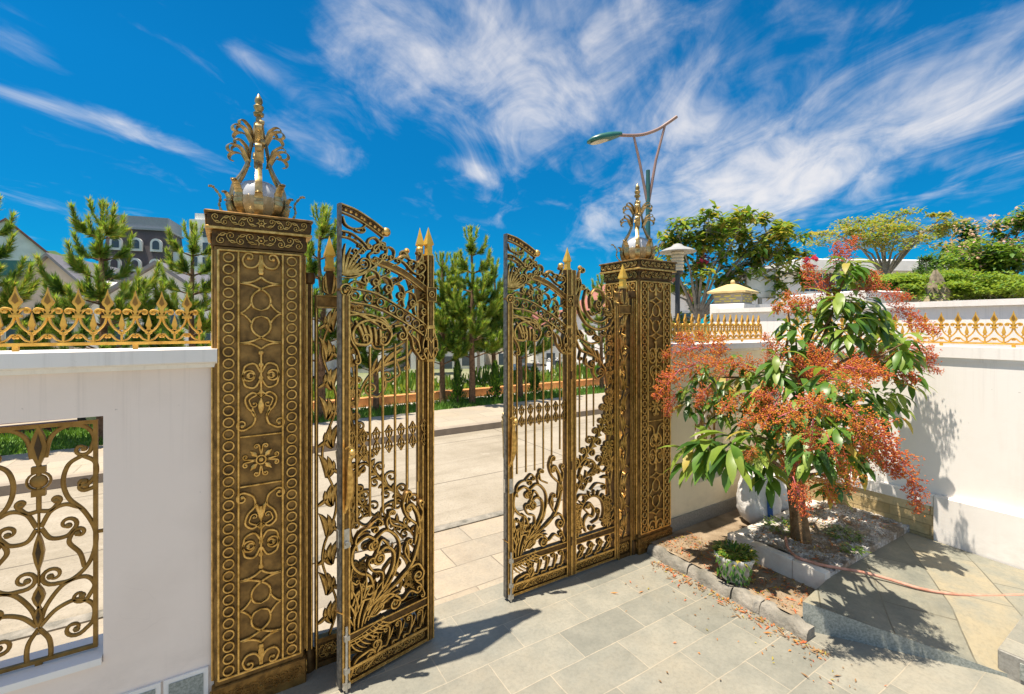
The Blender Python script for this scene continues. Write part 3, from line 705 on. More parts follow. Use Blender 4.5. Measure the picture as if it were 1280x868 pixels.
def pillar(label, x):
    t = thing('gate_pillar', label, 'pillar', (x + PW / 2, PY + PW / 2, 0), 0, 'bronze gate pillars')
    h = PW / 2
    mb = MB(); mb.bbox(-h, h, -h, h, .135, 2.295, .004); sh = mb.obj('shaft', [SHAFT], t)
    mb = MB(); mb.bbox(-h - .012, h + .012, -h - .012, h + .012, 0, .134, .006)
    for k in range(4):
        q = MB(); frieze(q, -h, h, .03, .11, 0, 5, .010, .006)
        add_rot(mb, q, k, h + .014)
    mb.obj('base', [MIDB, GOLD, BRNZ], t)
    q = MB(); relief(q, PW - .01, .165, 2.275)
    first = None
    for k in range(4):
        rot = k * math.pi / 2
        if first is None: o = q.obj('relief_panel', RELM, t); first = o
        else: o = first.copy(); COL.objects.link(o); o.parent = t
        o.rotation_euler = (0, 0, rot); o.location = (math.sin(rot) * (h + .0012), -math.cos(rot) * (h + .0012), 0)
    mb = MB(); mb.bbox(-h - .010, h + .010, -h - .010, h + .010, 2.2955, 2.372, .003, 2)
    mb.bbox(-h - .038, h + .038, -h - .038, h + .038, 2.3722, 2.388, .005, 0); mb.bbox(-h - .030, h + .030, -h - .030, h + .030, 2.3882, 2.448, .002, 2)
    mb.bbox(-h - .042, h + .042, -h - .042, h + .042, 2.4482, 2.462, .005, 1)
    for k in range(4):
        q = MB(); frieze(q, -h - .02, h + .02, 2.393, 2.445, 0, 5, .010, .006, (0, 1, 2)); add_rot(mb, q, k, h + .033)
        q = MB(); frieze(q, -h, h, 2.303, 2.366, 0, 4, .010, .006, (0, 1, 2)); add_rot(mb, q, k, h + .013)
    mb.obj('cap', RELM, t)
    return t
def add_rot(mb, q, k, off):
    a = k * math.pi / 2; c, s = math.cos(a), math.sin(a)
    mb.add([(x * c - (y - off) * s, x * s + (y - off) * c, z) for x, y, z in q.v], q.f, q.m)
p_l = pillar('bronze relief pillar beside the white wall with the grille', PXL)
p_r = pillar('bronze relief pillar right of the gate, beside the blossoming tree', PXR)

def lamp(label, x, y, z, rz):
    t = thing('pillar_lamp', label, 'lamp', (x, y, z), rz, 'crown lamps on the gate pillars')
    mb = MB(); mb.lathe([(.12, 0), (.125, .008), (.11, .018), (.07, .022), (.06, .03)], n=24); mb.obj('lamp_base', [LAMPG], t)
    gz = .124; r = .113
    pr = [(max(.002, r * math.sin(math.pi * i / 20)), gz - r * .98 * math.cos(math.pi * i / 20)) for i in range(21)]  # one globe, split at the middle to paint its horizon reflection
    mb = MB(); mb.lathe(pr[:11], n=28); mb.obj('globe_lower_half', [GLOBE2], t)
    mb = MB(); mb.lathe([(pr[10][0] * .999, pr[10][1] + .0005)] + pr[11:], n=28); mb.obj('globe_upper_half', [GLOBE1], t)
    def strap(path, wd, th, mb, ang):
        # flat strap in a radial plane
        c, s_ = math.cos(ang), math.sin(ang)
        q = MB(); q.bar(path, th, 1.0, 0, (0, 0, 0))
        n = len(path)
        v = []
        for i, (px, py, pz) in enumerate(q.v):
            k = (i // 8) if i < n * 8 else n - 1
            ww = wd[k] if hasattr(wd, '__len__') else wd
            tt = py * ww
            v.append((px * c - tt * s_, px * s_ + tt * c, pz))
        mb.add(v, q.f, 0)
    for k in range(6):          # tall straps that clasp the globe and meet under the finial
        mb = MB(); a = k * math.pi / 3
        P = cr([(.075, .012), (.116, .06), (.127, .125), (.114, .195), (.078, .262), (.052, .33), (.042, .40), (.027, .47), (.016, .55)], 5)
        strap(P, [.036 - .018 * i / len(P) for i in range(len(P))], .007, mb, a)
        for (p0, hd, rr, up) in (((.050, .32), 1.25, .036, .10), ((.032, .43), 1.2, .032, .10)):
            q0 = p0; q1 = (p0[0] + .030, p0[1] + up * .6); q2 = (p0[0] + .055, p0[1] + up * .72)
            C = cr([q0, q1, q2], 4); h = math.atan2(C[-1][1] - C[-2][1], C[-1][0] - C[-2][0]); C = C + curl(C[-1], h, -1, rr, .62)
            strap(C, [.034 * (1 - .4 * i / len(C)) for i in range(len(C))], .005, mb, a)
            C2 = cr([q0, (p0[0] + .012, p0[1] + up * .7), (p0[0] + .035, p0[1] + up * .95)], 4); h = math.atan2(C2[-1][1] - C2[-2][1], C2[-1][0] - C2[-2][0]); C2 = C2 + curl(C2[-1], h, -1, rr * .8, .55)
            strap(C2, [.028 * (1 - .4 * i / len(C2)) for i in range(len(C2))], .005, mb, a + .14)
        mb.obj('strap', [LAMPG], t)
    for k in range(12):          # upturned leaves round the foot of the globe
        mb = MB(); a = k * math.pi / 6
        big = k % 2
        P = cr([(.08, .012), (.135, .030), (.160, .075), (.156, .125), (.182, .170)] if big else [(.080, .010), (.122, .025), (.140, .07), (.137, .105), (.146, .125)], 4)
        h = math.atan2(P[-1][1] - P[-2][1], P[-1][0] - P[-2][0]); P = P + curl(P[-1], h, -1, .016, .4)
        n = len(P)
        strap(P, [.036 * math.sin(math.pi * (.25 + .68 * i / n)) for i in range(n)], .006, mb, a)
        for i in range(2, n - 3, 2):    # ribs of the leaf
            strap([P[i], P[i + 1]], .038 * math.sin(math.pi * (.25 + .68 * i / n)), .011, mb, a)
        mb.obj('petal', [LAMPG], t)
    mb = MB(); mb.lathe([(.014, .20), (.010, .40), (.012, .52), (.022, .53), (.022, .545), (.014, .555), (.012, .585), (.022, .592), (.024, .605), (.014, .615), (.021, .630), (.023, .642), (.013, .654), (.018, .668), (.016, .684), (.008, .70), (.003, .712)], n=14)
    mb.obj('finial', [LAMPG], t); t.scale = (1.14, 1.14, 1.0)
    return t
lamp('weathered brass crown lamp with round globe on the large pillar beside the grille wall', PXL + PW / 2, PY + PW / 2, PH + .002, R(-93))
lamp('weathered brass crown lamp with round globe on the pillar beside the blossoming tree', PXR + PW / 2, PY + PW / 2, PH + .002, R(-137))

# ================================================================== GATE
GT = .034; GM = [GOLD, MIDB, BRNZ]; M3 = (0, 1, 2)
def stile(mb, x0, x1, z0, z1, t=.045):
    e = .009
    mb.box(x0, x1, -t / 2, t / 2, z0, z1, 2)
    for y in (-t / 2 - .003, t / 2 + .003):
        ya, yb = (y - .003, y + .0028) if y < 0 else (y - .0028, y + .003)
        mb.box(x0, x0 + e, ya, yb, z0, z1, 0); mb.box(x1 - e, x1, ya, yb, z0, z1, 0)
        mb.box((x0 + x1) / 2 - e * .8, (x0 + x1) / 2 + e * .8, ya, yb, z0, z1, 1)
def rail(mb, x0, x1, z0, z1, t=.036):
    mb.box(x0, x1, -t / 2, t / 2, z0, z1, 2); e = .007
    for ya, yb in ((-t / 2 - .005, -t / 2 - .0002), (t / 2 + .0002, t / 2 + .005)):
        mb.box(x0, x1, ya, yb, z0, z0 + e, 0); mb.box(x0, x1, ya, yb, z1 - e, z1, 0)
def spike(x, z, parent, w_=.052, h=.16):
    mb = MB(); a = w_ / 2
    q = [(a * .95, 0), (a * .90, h * .30), (a * 1.30, h * .335), (a * 1.30, h * .37), (a * .55, h * .72), (.001, h)]
    mb.lathe([(a * 1.2, -.012), (a * 1.2, -.001)] + q, (0, 0, 0), 4)
    return mb.obj('spike', [SPIKE], parent, (x, 0, z), (0, 0, R(45)), 20)
def sband(mb, x0, x1, z0, z1, n):       # row of S hooks (kick panel)
    d = (x1 - x0) / n; h = z1 - z0
    for k in range(n):
        x = x0 + d * k
        scroll(mb, [(x + d * .05, z0 + h * .12), (x + d * .42, z0 + h * .10), (x + d * .62, z0 + h * .5), (x + d * .66, z0 + h * .72)], .013, GT * .8, (1, h * .17, 1.0), (1, h * .10, .9), m=M3, n=4)
        leafshape(mb, (x + d * .38, z0 + h * .15), .7, h * .7, .016, .7, GT * .7, 0, M3, 6)
def bottom_band(mb, x0, x1, z0, z1, n):
    mb.box(x0, x1, -.008, .008, z0, z1, 2)
    for sd in (-1, 1):
        q = MB(); frieze(q, x0, x1, z0 + .002, z1 - .002, sd * .009, n, .010, .0055, M3); mb.add(q.v, q.f, q.m)
def collar(mb, x, z, s=.16, w_=.036):
    # baroque bud between two bars
    for sg in (1, -1):
        for k in (1, -1):
            scroll(mb, [(x, z), (x + sg * w_ * .22, z + k * s * .12), (x + sg * w_ * .30, z + k * s * .24)], .006, .016, (k * sg, w_ * .16, .9), m=M3, n=3)
        mb.bar(cr([(x, z + s * .5), (x + sg * w_ * .22, z + s * .36), (x + sg * w_ * .42, z + s * .27)], 3), .006, .016, 0, M3)
        mb.bar(cr([(x, z - s * .5), (x + sg * w_ * .22, z - s * .36), (x + sg * w_ * .42, z - s * .27)], 3), .006, .016, 0, M3)
    mb.bar([(x, z - s * .5), (x, z), (x, z + s * .5)], [.004, .010, .004], .018, 0, M3)
def dragon(mb, x0, z0, k=1.0):
    # leaf-maned beast mask at the foot of the lock stile
    f = lambda x, z: (x0 + x * k, z0 + z * k)
    for i in range(7):
        a = 1.75 - i * .17; leafshape(mb, f(.035 + .018 * i, .245 + .010 * i), a, (.30 - .02 * i) * k, .021, -.85, GT, .004 * (i % 2), M3, 9)
    for i in range(5):
        leafshape(mb, f(.02 + .014 * i, .30 + .03 * i), 1.9 - .2 * i, .14 * k, .016, .7, GT, -.006, M3, 7)
    for i in range(9):       # ruffled collar
        leafshape(mb, f(.008 + .021 * i, .212 + .006 * i), -1.25 + .05 * i, .10 * k, .013, .8, GT * 1.1, -.004, M3, 6)
    mb.bar(cr([f(.0, .20), f(.08, .205), f(.20, .245)], 5), .012, GT * 1.25, 0, M3)
    mb.bar(cr([f(.0, .225), f(.08, .235), f(.20, .27)], 5), .009, GT * 1.25, 0, M3)
    scroll(mb, [f(.01, .03), f(.04, .10), f(.11, .12)], .02 * k, GT, (-1, .034 * k, 1.2), m=M3)
    scroll(mb, [f(.09, .03), f(.14, .06), f(.18, .11)], .018 * k, GT, (1, .030 * k, 1.2), m=M3)
    scroll(mb, [f(.02, .40), f(.05, .46), f(.11, .47)], .02 * k, GT, (-1, .030 * k, 1.0), m=M3)
    scroll(mb, [f(.03, .33), f(.07, .40), f(.12, .40)], .016 * k, GT, (-1, .024 * k, 1.0), m=M3)
    leafshape(mb, f(.015, .44), 1.35, .10 * k, .03, .5, GT, 0, M3)
    mb.ball((f(.06, .035)[0], -.004, f(.06, .035)[1]), .018, 1, 8)
OW = .575
def outer_panel(parent, loc, rz):
    W = OW
    mb = MB(); stile(mb, .012, .052, .02, 2.06); mb.box(0, .0115, -.018, .018, .02, 2.54, 3)
    stile(mb, W - .046, W, .02, 2.325)
    rail(mb, .0525, W - .0465, .02, .036); rail(mb, .0525, W - .0465, .092, .106); rail(mb, .0525, W - .0465, .235, .285)
    mb.box(W - .056, W + .006, -.034, .034, 2.045, 2.135, 1)
    for s_ in (-1, 1):
        mb.bar([(W - .056, 2.05), (W + .006, 2.05), (W + .006, 2.13), (W - .056, 2.13)], .010, .012, s_ * .036, M3, True); mb.ring((W - .025, 2.09), .018, .009, .014, s_ * .037, M3, 12); mb.ball((W - .025, s_ * .038, 2.09), .009, 0)
    mb.box(W - .05, W + .002, -.03, .03, 1.885, 1.905, 0)
    p = mb.obj('folding_panel', GM + [IRON], parent, loc, (0, 0, rz))
    # arches
    mb = MB(); Wf = W - .046
    mb.bar(cr([(.20, 2.262), (.30, 2.235), (.40, 2.195), (Wf, 2.118)], 8), .040, .026, 0, (1, 0, 0))
    mb.bar(cr([(.20, 2.244), (.30, 2.217), (.40, 2.177), (Wf, 2.099)], 8), .008, .034, 0, M3); mb.bar(cr([(.20, 2.281), (.30, 2.254), (.40, 2.214), (Wf, 2.137)], 8), .008, .034, 0, M3)
    up = cr([(.052, 2.105), (.2, 2.082), (.34, 2.018), (.45, 1.958), (Wf, 1.905)], 8); lo = cr([(.052, 2.030), (.2, 2.008), (.34, 1.945), (.45, 1.885), (Wf, 1.832)], 8)
    mb.bar(up, .013, .032, 0, M3); mb.bar(lo, .013, .032, 0, M3)
    for k in range(8):
        i = int((k + .6) / 8.2 * (len(up) - 1)); c = ((up[i][0] + lo[i][0]) / 2, (up[i][1] + lo[i][1]) / 2)
        mb.ring(c, .022, .009, .022, 0, M3, 14); mb.ball((c[0], 0, c[1]), .010, 1, 8)
    mb.obj('ring_arch', GM, p)
    # crest
    mb = MB()
    top = cr([(.012, 2.538), (.10, 2.518), (.20, 2.472), (.272, 2.430)], 6); t2 = cr([(.012, 2.497), (.09, 2.477), (.18, 2.436), (.25, 2.396)], 6)
    mb.bar(top, .013, .03, 0, M3); mb.bar(t2, .011, .03, 0, M3)
    for k in range(10): i = int((k + .5) / 10 * (len(top) - 1)); mb.ball(((top[i][0] + t2[i][0]) / 2, 0, (top[i][1] + t2[i][1]) / 2), .011, 0, 8)
    mb.bar(cr([((a[0] + b[0]) / 2, (a[1] + b[1]) / 2) for a, b in zip(top, t2)], 1), .022, .010, 0, (2, 2, 2))
    mb.ball((.272, 0, 2.428), .026, 0, 12); scroll(mb, [(.25, 2.395), (.235, 2.375)], .012, GT, (1, .022, 1.0), m=M3, n=3)
    mb.bar(cr([(.02, 2.475), (.035, 2.435), (.075, 2.418), (.125, 2.428), (.15, 2.452)], 5), .013, GT, 0, M3)
    for z in (2.398, 2.368): mb.bar(cr([(.012, z), (.06, z - .004), (.11, z - .028), (.15, z - .060)], 5), .012, GT, 0, M3)
    for k in range(4): mb.ball((.03 + .03 * k, 0, 2.382 - .0055 * k * k), .011, 1, 8)
    scroll(mb, [(.08, 2.418), (.10, 2.405), (.13, 2.405)], .010, GT, (1, .014, 1.0), m=M3, n=3)
    scroll(mb, [(.155, 2.345), (.17, 2.375), (.205, 2.385), (.228, 2.355), (.20, 2.315), (.165, 2.285), (.175, 2.255)], .016, GT, (1, .024, 1.0), (1, .018, .9), m=M3)
    scroll(mb, [(.205, 2.345), (.245, 2.36), (.272, 2.32), (.24, 2.265), (.16, 2.20), (.08, 2.16), (.012, 2.155)], .016, GT, None, (1, .025, 1.1), m=M3)
    scroll(mb, [(.262, 2.33), (.29, 2.345), (.318, 2.325), (.315, 2.29)], .012, GT, (-1, .016, 1.0), (-1, .014, .9), m=M3)
    scroll(mb, [(.012, 2.175), (.06, 2.172), (.115, 2.182), (.155, 2.205)], .014, GT, (1, .036, 1.6), m=M3)
    for k in range(7): leafshape(mb, (.022 + .006 * k, 2.165), 1.62 - .17 * k, .17 - .012 * k, .024, -.25, GT * .8, 0, M3, 7)
    for k in range(6): scroll(mb, [(.05 + .012 * k, 2.22 + .015 * k), (.06 + .013 * k, 2.245 + .015 * k)], .009, GT, (1 if k % 2 else -1, .016, 1.0), m=M3, n=3)
    scroll(mb, [(.275, 2.262), (.33, 2.285), (.385, 2.265), (.43, 2.225), (.475, 2.205), (.51, 2.225)], .014, GT, (1, .030, 1.2), (-1, .026, 1.3), m=M3)
    scroll(mb, [(.36, 2.275), (.39, 2.30), (.425, 2.285)], .011, GT, (-1, .017, 1.1), m=M3); scroll(mb, [(.41, 2.25), (.435, 2.285), (.465, 2.275)], .011, GT, (-1, .016, 1.1), m=M3)
    scroll(mb, [(.44, 2.225), (.465, 2.26), (.49, 2.30), (.497, 2.325)], .013, GT, (1, .017, 1.0), m=M3); mb.ball((.490, 0, 2.352), .023, 0, 10)
    leafshape(mb, (.34, 2.28), .9, .08, .02, -1.2, GT, 0, M3); leafshape(mb, (.45, 2.23), 1.2, .10, .02, -1.0, GT, 0, M3)
    scroll(mb, [(.30, 2.24), (.345, 2.255)], .010, GT, (1, .018, 1.1), m=M3, n=3); scroll(mb, [(.50, 2.15), (.515, 2.19), (.50, 2.205)], .010, GT, (1, .014, 1.0), m=M3, n=3)
    mb.ring((.034, 2.09), .030, .011, .05, 0, M3, 16); mb.ball((.034, -.01, 2.085), .016, 0, 8)
    for s_ in (-1, 1): scroll(mb, [(.034, 2.06), (.05, 2.085)], .009, .012, (1, .014, 1.0), y=s_ * .024, m=M3, n=3)
    mb.obj('crest', GM, p)
    # scrolls between the two arches
    mb = MB()
    for k in range(5):
        x = .185 + .077 * k; z = 2.205 - .0275 * k - .0028 * k * k
        scroll(mb, [(x - .035, z - .085), (x - .045, z - .04), (x - .015, z + .002), (x + .03, z - .012), (x + .045, z - .05)], .013, GT, (-1, .026, 1.4), m=M3)
        scroll(mb, [(x - .01, z + .005), (x + .02, z + .02)], .009, GT, (1, .014, 1.0), m=M3, n=3)
        leafshape(mb, (x + .045, z - .05), -1.9, .07, .018, -.8, GT * .8, 0, M3, 6)
    scroll(mb, [(.055, 2.12), (.09, 2.14), (.135, 2.13)], .012, GT, (1, .020, 1.1), m=M3)
    mb.obj('arch_scrolls', GM, p)
    # big swirl under the ring arch
    mb = MB()
    scroll(mb, [(.30, 1.865), (.25, 1.915), (.18, 1.935), (.11, 1.915), (.075, 1.865), (.09, 1.81), (.14, 1.80)], .018, GT, (1, .034, 1.2), m=M3, swell=.5)
    scroll(mb, [(.055, 1.96), (.12, 1.965), (.20, 1.955), (.28, 1.905), (.30, 1.85), (.28, 1.81)], .016, GT, (-1, .030, 1.2), m=M3, swell=.4)
    scroll(mb, [(.20, 1.935), (.24, 1.95), (.27, 1.925)], .014, GT, (-1, .026, 1.2), m=M3)
    scroll(mb, [(.055, 1.90), (.065, 1.83), (.10, 1.77), (.115, 1.72)], .014, GT, (-1, .018, 1.0), m=M3)
    scroll(mb, [(.32, 1.90), (.37, 1.905), (.395, 1.865)], .015, GT, (-1, .030, 1.3), m=M3); scroll(mb, [(.40, 1.87), (.43, 1.83), (.445, 1.77), (.49, 1.71)], .016, GT, (1, .02, .9), (-1, .024, 1.0), m=M3)
    scroll(mb, [(.43, 1.85), (.47, 1.815), (.485, 1.765)], .014, GT, (-1, .02, 1.0), m=M3)
    for k in range(5): leafshape(mb, (.09 + .035 * k, 1.93 - .012 * k), -.9 - .1 * k, .13 - .01 * k, .026, -.6, GT * .8, 0, M3, 7)
    leafshape(mb, (.055, 1.98), -.2, .20, .028, -.5, GT * .9, 0, M3, 8)
    mb.obj('upper_swirl', GM, p)
    # vase-shaped collar on the folding post
    mb = MB()
    for s_ in (1, -1):
        mb.bar(cr([(W - .023 + s_ * .024, 1.70), (W - .023 + s_ * .046, 1.745), (W - .023 + s_ * .05, 1.80), (W - .023 + s_ * .030, 1.86), (W - .023 + s_ * .03, 1.885)], 5), .013, .05, 0, M3)
        for y in (-.025, .025): scroll(mb, [(W - .023, 1.71), (W - .023 + s_ * .022, 1.76)], .011, .016, (-s_, .016, 1.1), y=y, m=M3, n=3); scroll(mb, [(W - .023, 1.80), (W - .023 + s_ * .018, 1.83)], .010, .016, (-s_, .012, 1.1), y=y, m=M3, n=3)
    mb.box(W - .052, W + .004, -.032, .032, 1.688, 1.702, 0)
    mb.obj('post_collar', GM, p)
    for k in range(6):
        x = .052 + (Wf - .052) * (k + .62) / 6.25; z1 = (1.745, 1.79, 1.86, 1.80, 1.83, 1.70)[k]
        mb = MB(); mb.bar([(x, .86), (x, z1)] if k < 5 else [(x, .98), (x, z1)], .0135, .014, 0, (0, 1, 2)); mb.obj('bar', GM, p)
    mb = MB(); x = .066; 
    for k in range(7): collar(mb, .052 + (Wf - .052) * (k + .12) / 6.25 if k else .071, 1.265, .155, .062)
    mb.obj('bud_row', GM, p)
    # lower scrollwork
    mb = MB(); dragon(mb, .050, .02)
    S = lambda P, w_=.017, end=None, start=None: scroll(mb, P, w_, GT, end, start, m=M3, swell=.25)
    S([(.14, .36), (.24, .405), (.36, .45), (.44, .53), (.485, .66), (.475, .78), (.44, .85)], .024, (1, .026, 1.2))
    S([(.46, .74), (.40, .80), (.375, .87), (.39, .925)], .016, (-1, .022, 1.2)); S([(.47, .70), (.505, .79), (.485, .84)], .014, (-1, .018, 1.1), (1, .02, 1.0))
    S([(.17, .38), (.19, .46), (.17, .54), (.11, .58), (.07, .64), (.08, .72), (.15, .76), (.20, .73)], .018, (-1, .032, 1.3)); S([(.10, .70), (.09, .76), (.13, .80), (.20, .80)], .014, (-1, .02, 1.1))
    S([(.20, .40), (.26, .46), (.31, .54), (.315, .62), (.27, .665), (.22, .65)], .020, (1, .036, 1.6)); S([(.30, .64), (.245, .715), (.215, .665)], .014, (1, .016, .9)) 
    S([(.24, .43), (.245, .53), (.19, .56), (.165, .60)], .014, (-1, .024, 1.2)); S([(.19, .72), (.26, .76), (.32, .72), (.35, .66), (.345, .58), (.30, .50)], .018, None, (1, .024, 1.1))
    S([(.36, .75), (.30, .785), (.285, .84)], .013, (-1, .018, 1.2)); S([(.28, .76), (.27, .81), (.30, .85)], .012, (-1, .015, 1.0)); S([(.16, .80), (.21, .84), (.24, .82)], .012, (-1, .016, 1.0))
    S([(.42, .53), (.385, .60), (.40, .65)], .013, (-1, .018, 1.2)); S([(.33, .44), (.40, .485), (.47, .50), (.505, .455)], .017, (-1, .038, 1.5)); S([(.21, .375), (.28, .40), (.34, .36)], .017, (-1, .036, 1.4))
    S([(.31, .355), (.37, .33), (.42, .36), (.46, .335)], .015, (1, .022, 1.1)); S([(.15, .33), (.20, .315), (.24, .335)], .014, (1, .018, 1.2)); S([(.46, .40), (.49, .37), (.515, .31)], .012, (-1, .014, 1.0))
    S([(.07, .62), (.062, .56), (.085, .53)], .012, (1, .014, 1.0)); S([(.12, .52), (.14, .49), (.12, .47)], .010, (-1, .014, 1.0))
    for q in ((.30, .47, .9, .11), (.41, .56, 1.5, .1), (.25, .42, .6, .10), (.45, .62, 1.2, .12), (.22, .38, .3, .12), (.16, .36, .9, .14)): leafshape(mb, q[:2], q[2], q[3], .024, .5, GT * .8, 0, M3, 7)
    mb.obj('lower_scrollwork', GM, p)
    mb = MB(); sband(mb, .17, Wf, .107, .234, 5); mb.obj('kick_scrolls', GM, p)
    mb = MB(); bottom_band(mb, .0525, Wf - .0005, .0365, .0915, 9); mb.obj('bottom_band', GM, p)
    # handles on both faces, lock and drop bolt
    for s_ in (-1, 1):
        mb = MB()
        P = [(.022, s_ * .045, 1.265), (.030, s_ * .07, 1.28), (.046, s_ * .08, 1.262), (.044, s_ * .082, 1.235), (.028, s_ * .08, 1.225), (.030, s_ * .072, 1.19), (.040, s_ * .062, 1.12), (.040, s_ * .060, 1.05), (.028, s_ * .055, .98), (.024, s_ * .028, .93)]
        mb.tube(P, [.006, .009, .010, .010, .009, .010, .019, .019, .010, .006], 10); mb.ball((.040, s_ * .080, 1.252), .017, 0, 10)
        mb.obj('handle', [SPIKE if False else LAMPG if s_ > 0 else GOLD], p)
    mb = MB()
    for ya, yb in ((-.033, -.0262), (.0262, .033)): mb.box(.018, .046, ya, yb, .745, .845, 0)
    mb.tube([(.032, -.05, .77), (.032, .05, .77)], .013, 12, 0); mb.box(-.006, -.0004, -.012, .012, .75, .84, 0)
    mb.obj('lock', [STEEL], p)
    mb = MB(); mb.tube([(.028, -.040, .0), (.028, -.040, .34)], .007, 8, 0); mb.box(.014, .042, -.048, -.0262, .10, .125, 0); mb.box(.014, .042, -.048, -.0262, .27, .295, 0); mb.box(.010, .046, -.046, -.0262, .02, .05, 0)
    mb.obj('drop_bolt', [STEEL], p)
    spike(W - .023, 2.337, p)
    return p
IW = .475
def inner_panel(parent, loc, rz, with_spike):
    W = IW
    mb = MB(); stile(mb, 0, .040, .02, 2.325 if with_spike else 2.325); stile(mb, W - .034, W, .02, 2.06)
    rail(mb, .0405, W - .0345, .02, .036); rail(mb, .0405, W - .0345, .092, .106); rail(mb, .0405, W - .0345, .235, .285)
    mb.box(-.006, .050, -.034, .034, 2.045, 2.135, 1)
    for z in (.25, .82, 1.5): mb.tube([(-.008, -.026, z), (-.008, -.026, z + .06)], .010, 8, 2)
    p = mb.obj('folding_panel', GM, parent, loc, (0, 0, rz)); Wf = W - .034
    mb = MB(); S = lambda P, w_=.016, end=None, start=None, sw=.25: scroll(mb, P, w_, GT, end, start, m=M3, swell=sw)
    S([(.040, 2.12), (.07, 2.20), (.085, 2.30), (.10, 2.335)], .016, (-1, .022, 1.1)); mb.ball((.098, 0, 2.352), .018, 0, 8); S([(.06, 2.16), (.10, 2.215), (.095, 2.255)], .012, (1, .018, 1.0))
    S([(.10, 2.20), (.075, 2.10), (.095, 2.00), (.17, 1.91), (.28, 1.875), (.39, 1.90), (.44, 1.96)], .022, (1, .042, 1.3), (-1, .024, 1.0))
    S([(.15, 2.17), (.13, 2.09), (.155, 2.01), (.22, 1.95), (.31, 1.935), (.38, 1.97)], .016, (1, .030, 1.2), (-1, .022, 1.0))
    S([(.20, 2.04), (.195, 2.12), (.245, 2.19), (.32, 2.175), (.35, 2.11), (.31, 2.055)], .017, (-1, .036, 1.5)); S([(.36, 2.13), (.40, 2.10), (.42, 2.04), (.385, 2.0)], .015, (-1, .024, 1.1), (-1, .018, 1.0))
    S([(.24, 1.99), (.29, 2.01)], .012, (1, .02, 1.1)); S([(.18, 2.02), (.21, 1.99)], .011, (1, .016, 1.1)); S([(.33, 1.98), (.36, 2.02)], .011, (1, .015, 1.1)); S([(.41, 1.99), (.445, 2.05), (.44, 2.12)], .012, (1, .016, 1.0))
    for k in range(5): S([(.09 + .07 * k, 1.87 - .01 * k), (.12 + .07 * k, 1.84 - .005 * k)], .011, (1 if k % 2 else -1, .022, 1.3))
    S([(.05, 1.93), (.07, 1.86), (.12, 1.80), (.20, 1.765), (.27, 1.77)], .015, (1, .028, 1.2)); S([(.05, 1.80), (.10, 1.72), (.19, 1.685), (.28, 1.64), (.35, 1.55), (.385, 1.42)], .020, None, (-1, .02, 1.0))
    S([(.16, 1.70), (.14, 1.62), (.19, 1.58)], .015, (1, .034, 1.4)); S([(.25, 1.66), (.22, 1.56), (.26, 1.49), (.31, 1.50)], .016, (1, .036, 1.5)); S([(.10, 1.72), (.085, 1.66)], .011, (1, .018, 1.0))
    for k in range(4): leafshape(mb, (.12 + .05 * k, 1.77 - .02 * k), -.5 - .2 * k, .13, .026, -.5, GT * .8, 0, M3, 7)
    mb.obj('upper_swirl', GM, p)
    mb = MB(); g = random.Random(11)
    vine(mb, [(Wf - .045, .60), (Wf - .02, .75), (Wf - .055, .92), (Wf - .02, 1.08), (Wf - .05, 1.25), (Wf - .02, 1.42), (Wf - .045, 1.60), (Wf - .02, 1.78), (Wf - .035, 1.92)], .020, GT, 16, .026, 1, m=M3, both=True, g=g)
    for k in range(22): leafshape(mb, (Wf - .035 + g.uniform(-.02, .012), .62 + .058 * k), math.pi / 2 + g.uniform(-.9, .9), .095, .028, g.uniform(-1, 1), GT, 0, M3, 6)
    mb.obj('plume_column', GM, p)
    mb = MB(); S = lambda P, w_=.016, end=None, start=None, sw=.25: scroll(mb, P, w_, GT, end, start, m=M3, swell=sw)
    vine(mb, [(.045, .80), (.14, .89), (.23, .98), (.31, 1.09), (.36, 1.22), (.39, 1.36)], .020, GT, 12, .034, 1, m=M3, g=g, f0=.06)
    vine(mb, [(.045, .62), (.10, .70), (.20, .76), (.30, .80), (.37, .90), (.42, 1.05)], .017, GT, 9, .032, -1, m=M3, g=g)
    S([(.10, .70), (.09, .78), (.16, .86), (.24, .83), (.25, .76)], .014, (-1, .028, 1.2)); S([(.27, .80), (.33, .74), (.38, .78), (.36, .84)], .014, (1, .026, 1.2)); S([(.05, .56), (.09, .60), (.15, .59)], .013, (-1, .024, 1.2))
    S([(.20, .62), (.26, .66), (.34, .64)], .012, (-1, .022, 1.2)); S([(.12, .63), (.16, .68)], .011, (1, .02, 1.1))
    # medallion with a curling beast
    mb.bar([(.215 + .125 * math.cos(a), .435 + .135 * math.sin(a)) for a in [R(-40 + 260 * k / 24) for k in range(25)]], .020, GT, 0, M3)
    for k in range(14): a = R(-30 + 240 * k / 13); leafshape(mb, (.215 + .13 * math.cos(a), .435 + .14 * math.sin(a)), a + .5, .045, .018, -.8, GT, 0, M3, 5)
    S([(.15, .31), (.13, .38), (.17, .43), (.22, .41), (.235, .46), (.20, .51)], .022, (1, .024, 1.1)); S([(.21, .36), (.27, .38), (.29, .43)], .016, (1, .022, 1.1)); S([(.18, .44), (.14, .48)], .012, (-1, .018, 1.0)); S([(.25, .33), (.21, .31)], .013, (-1, .02, 1.1))
    for (x, s_) in ((.065, 1), (.375, -1)):
        vine(mb, [(x, .29), (x + .012 * s_, .37), (x - .010 * s_, .45), (x + .01 * s_, .54)], .017, GT, 8, .022, s_, m=M3, both=True, g=g)
    for k in range(9): leafshape(mb, (.385 + g.uniform(-.03, .03), .30 + .028 * k), math.pi / 2 + g.uniform(-.8, .8), .08, .026, g.uniform(-1, 1), GT, 0, M3, 6)
    mb.obj('lower_scrollwork', GM, p)
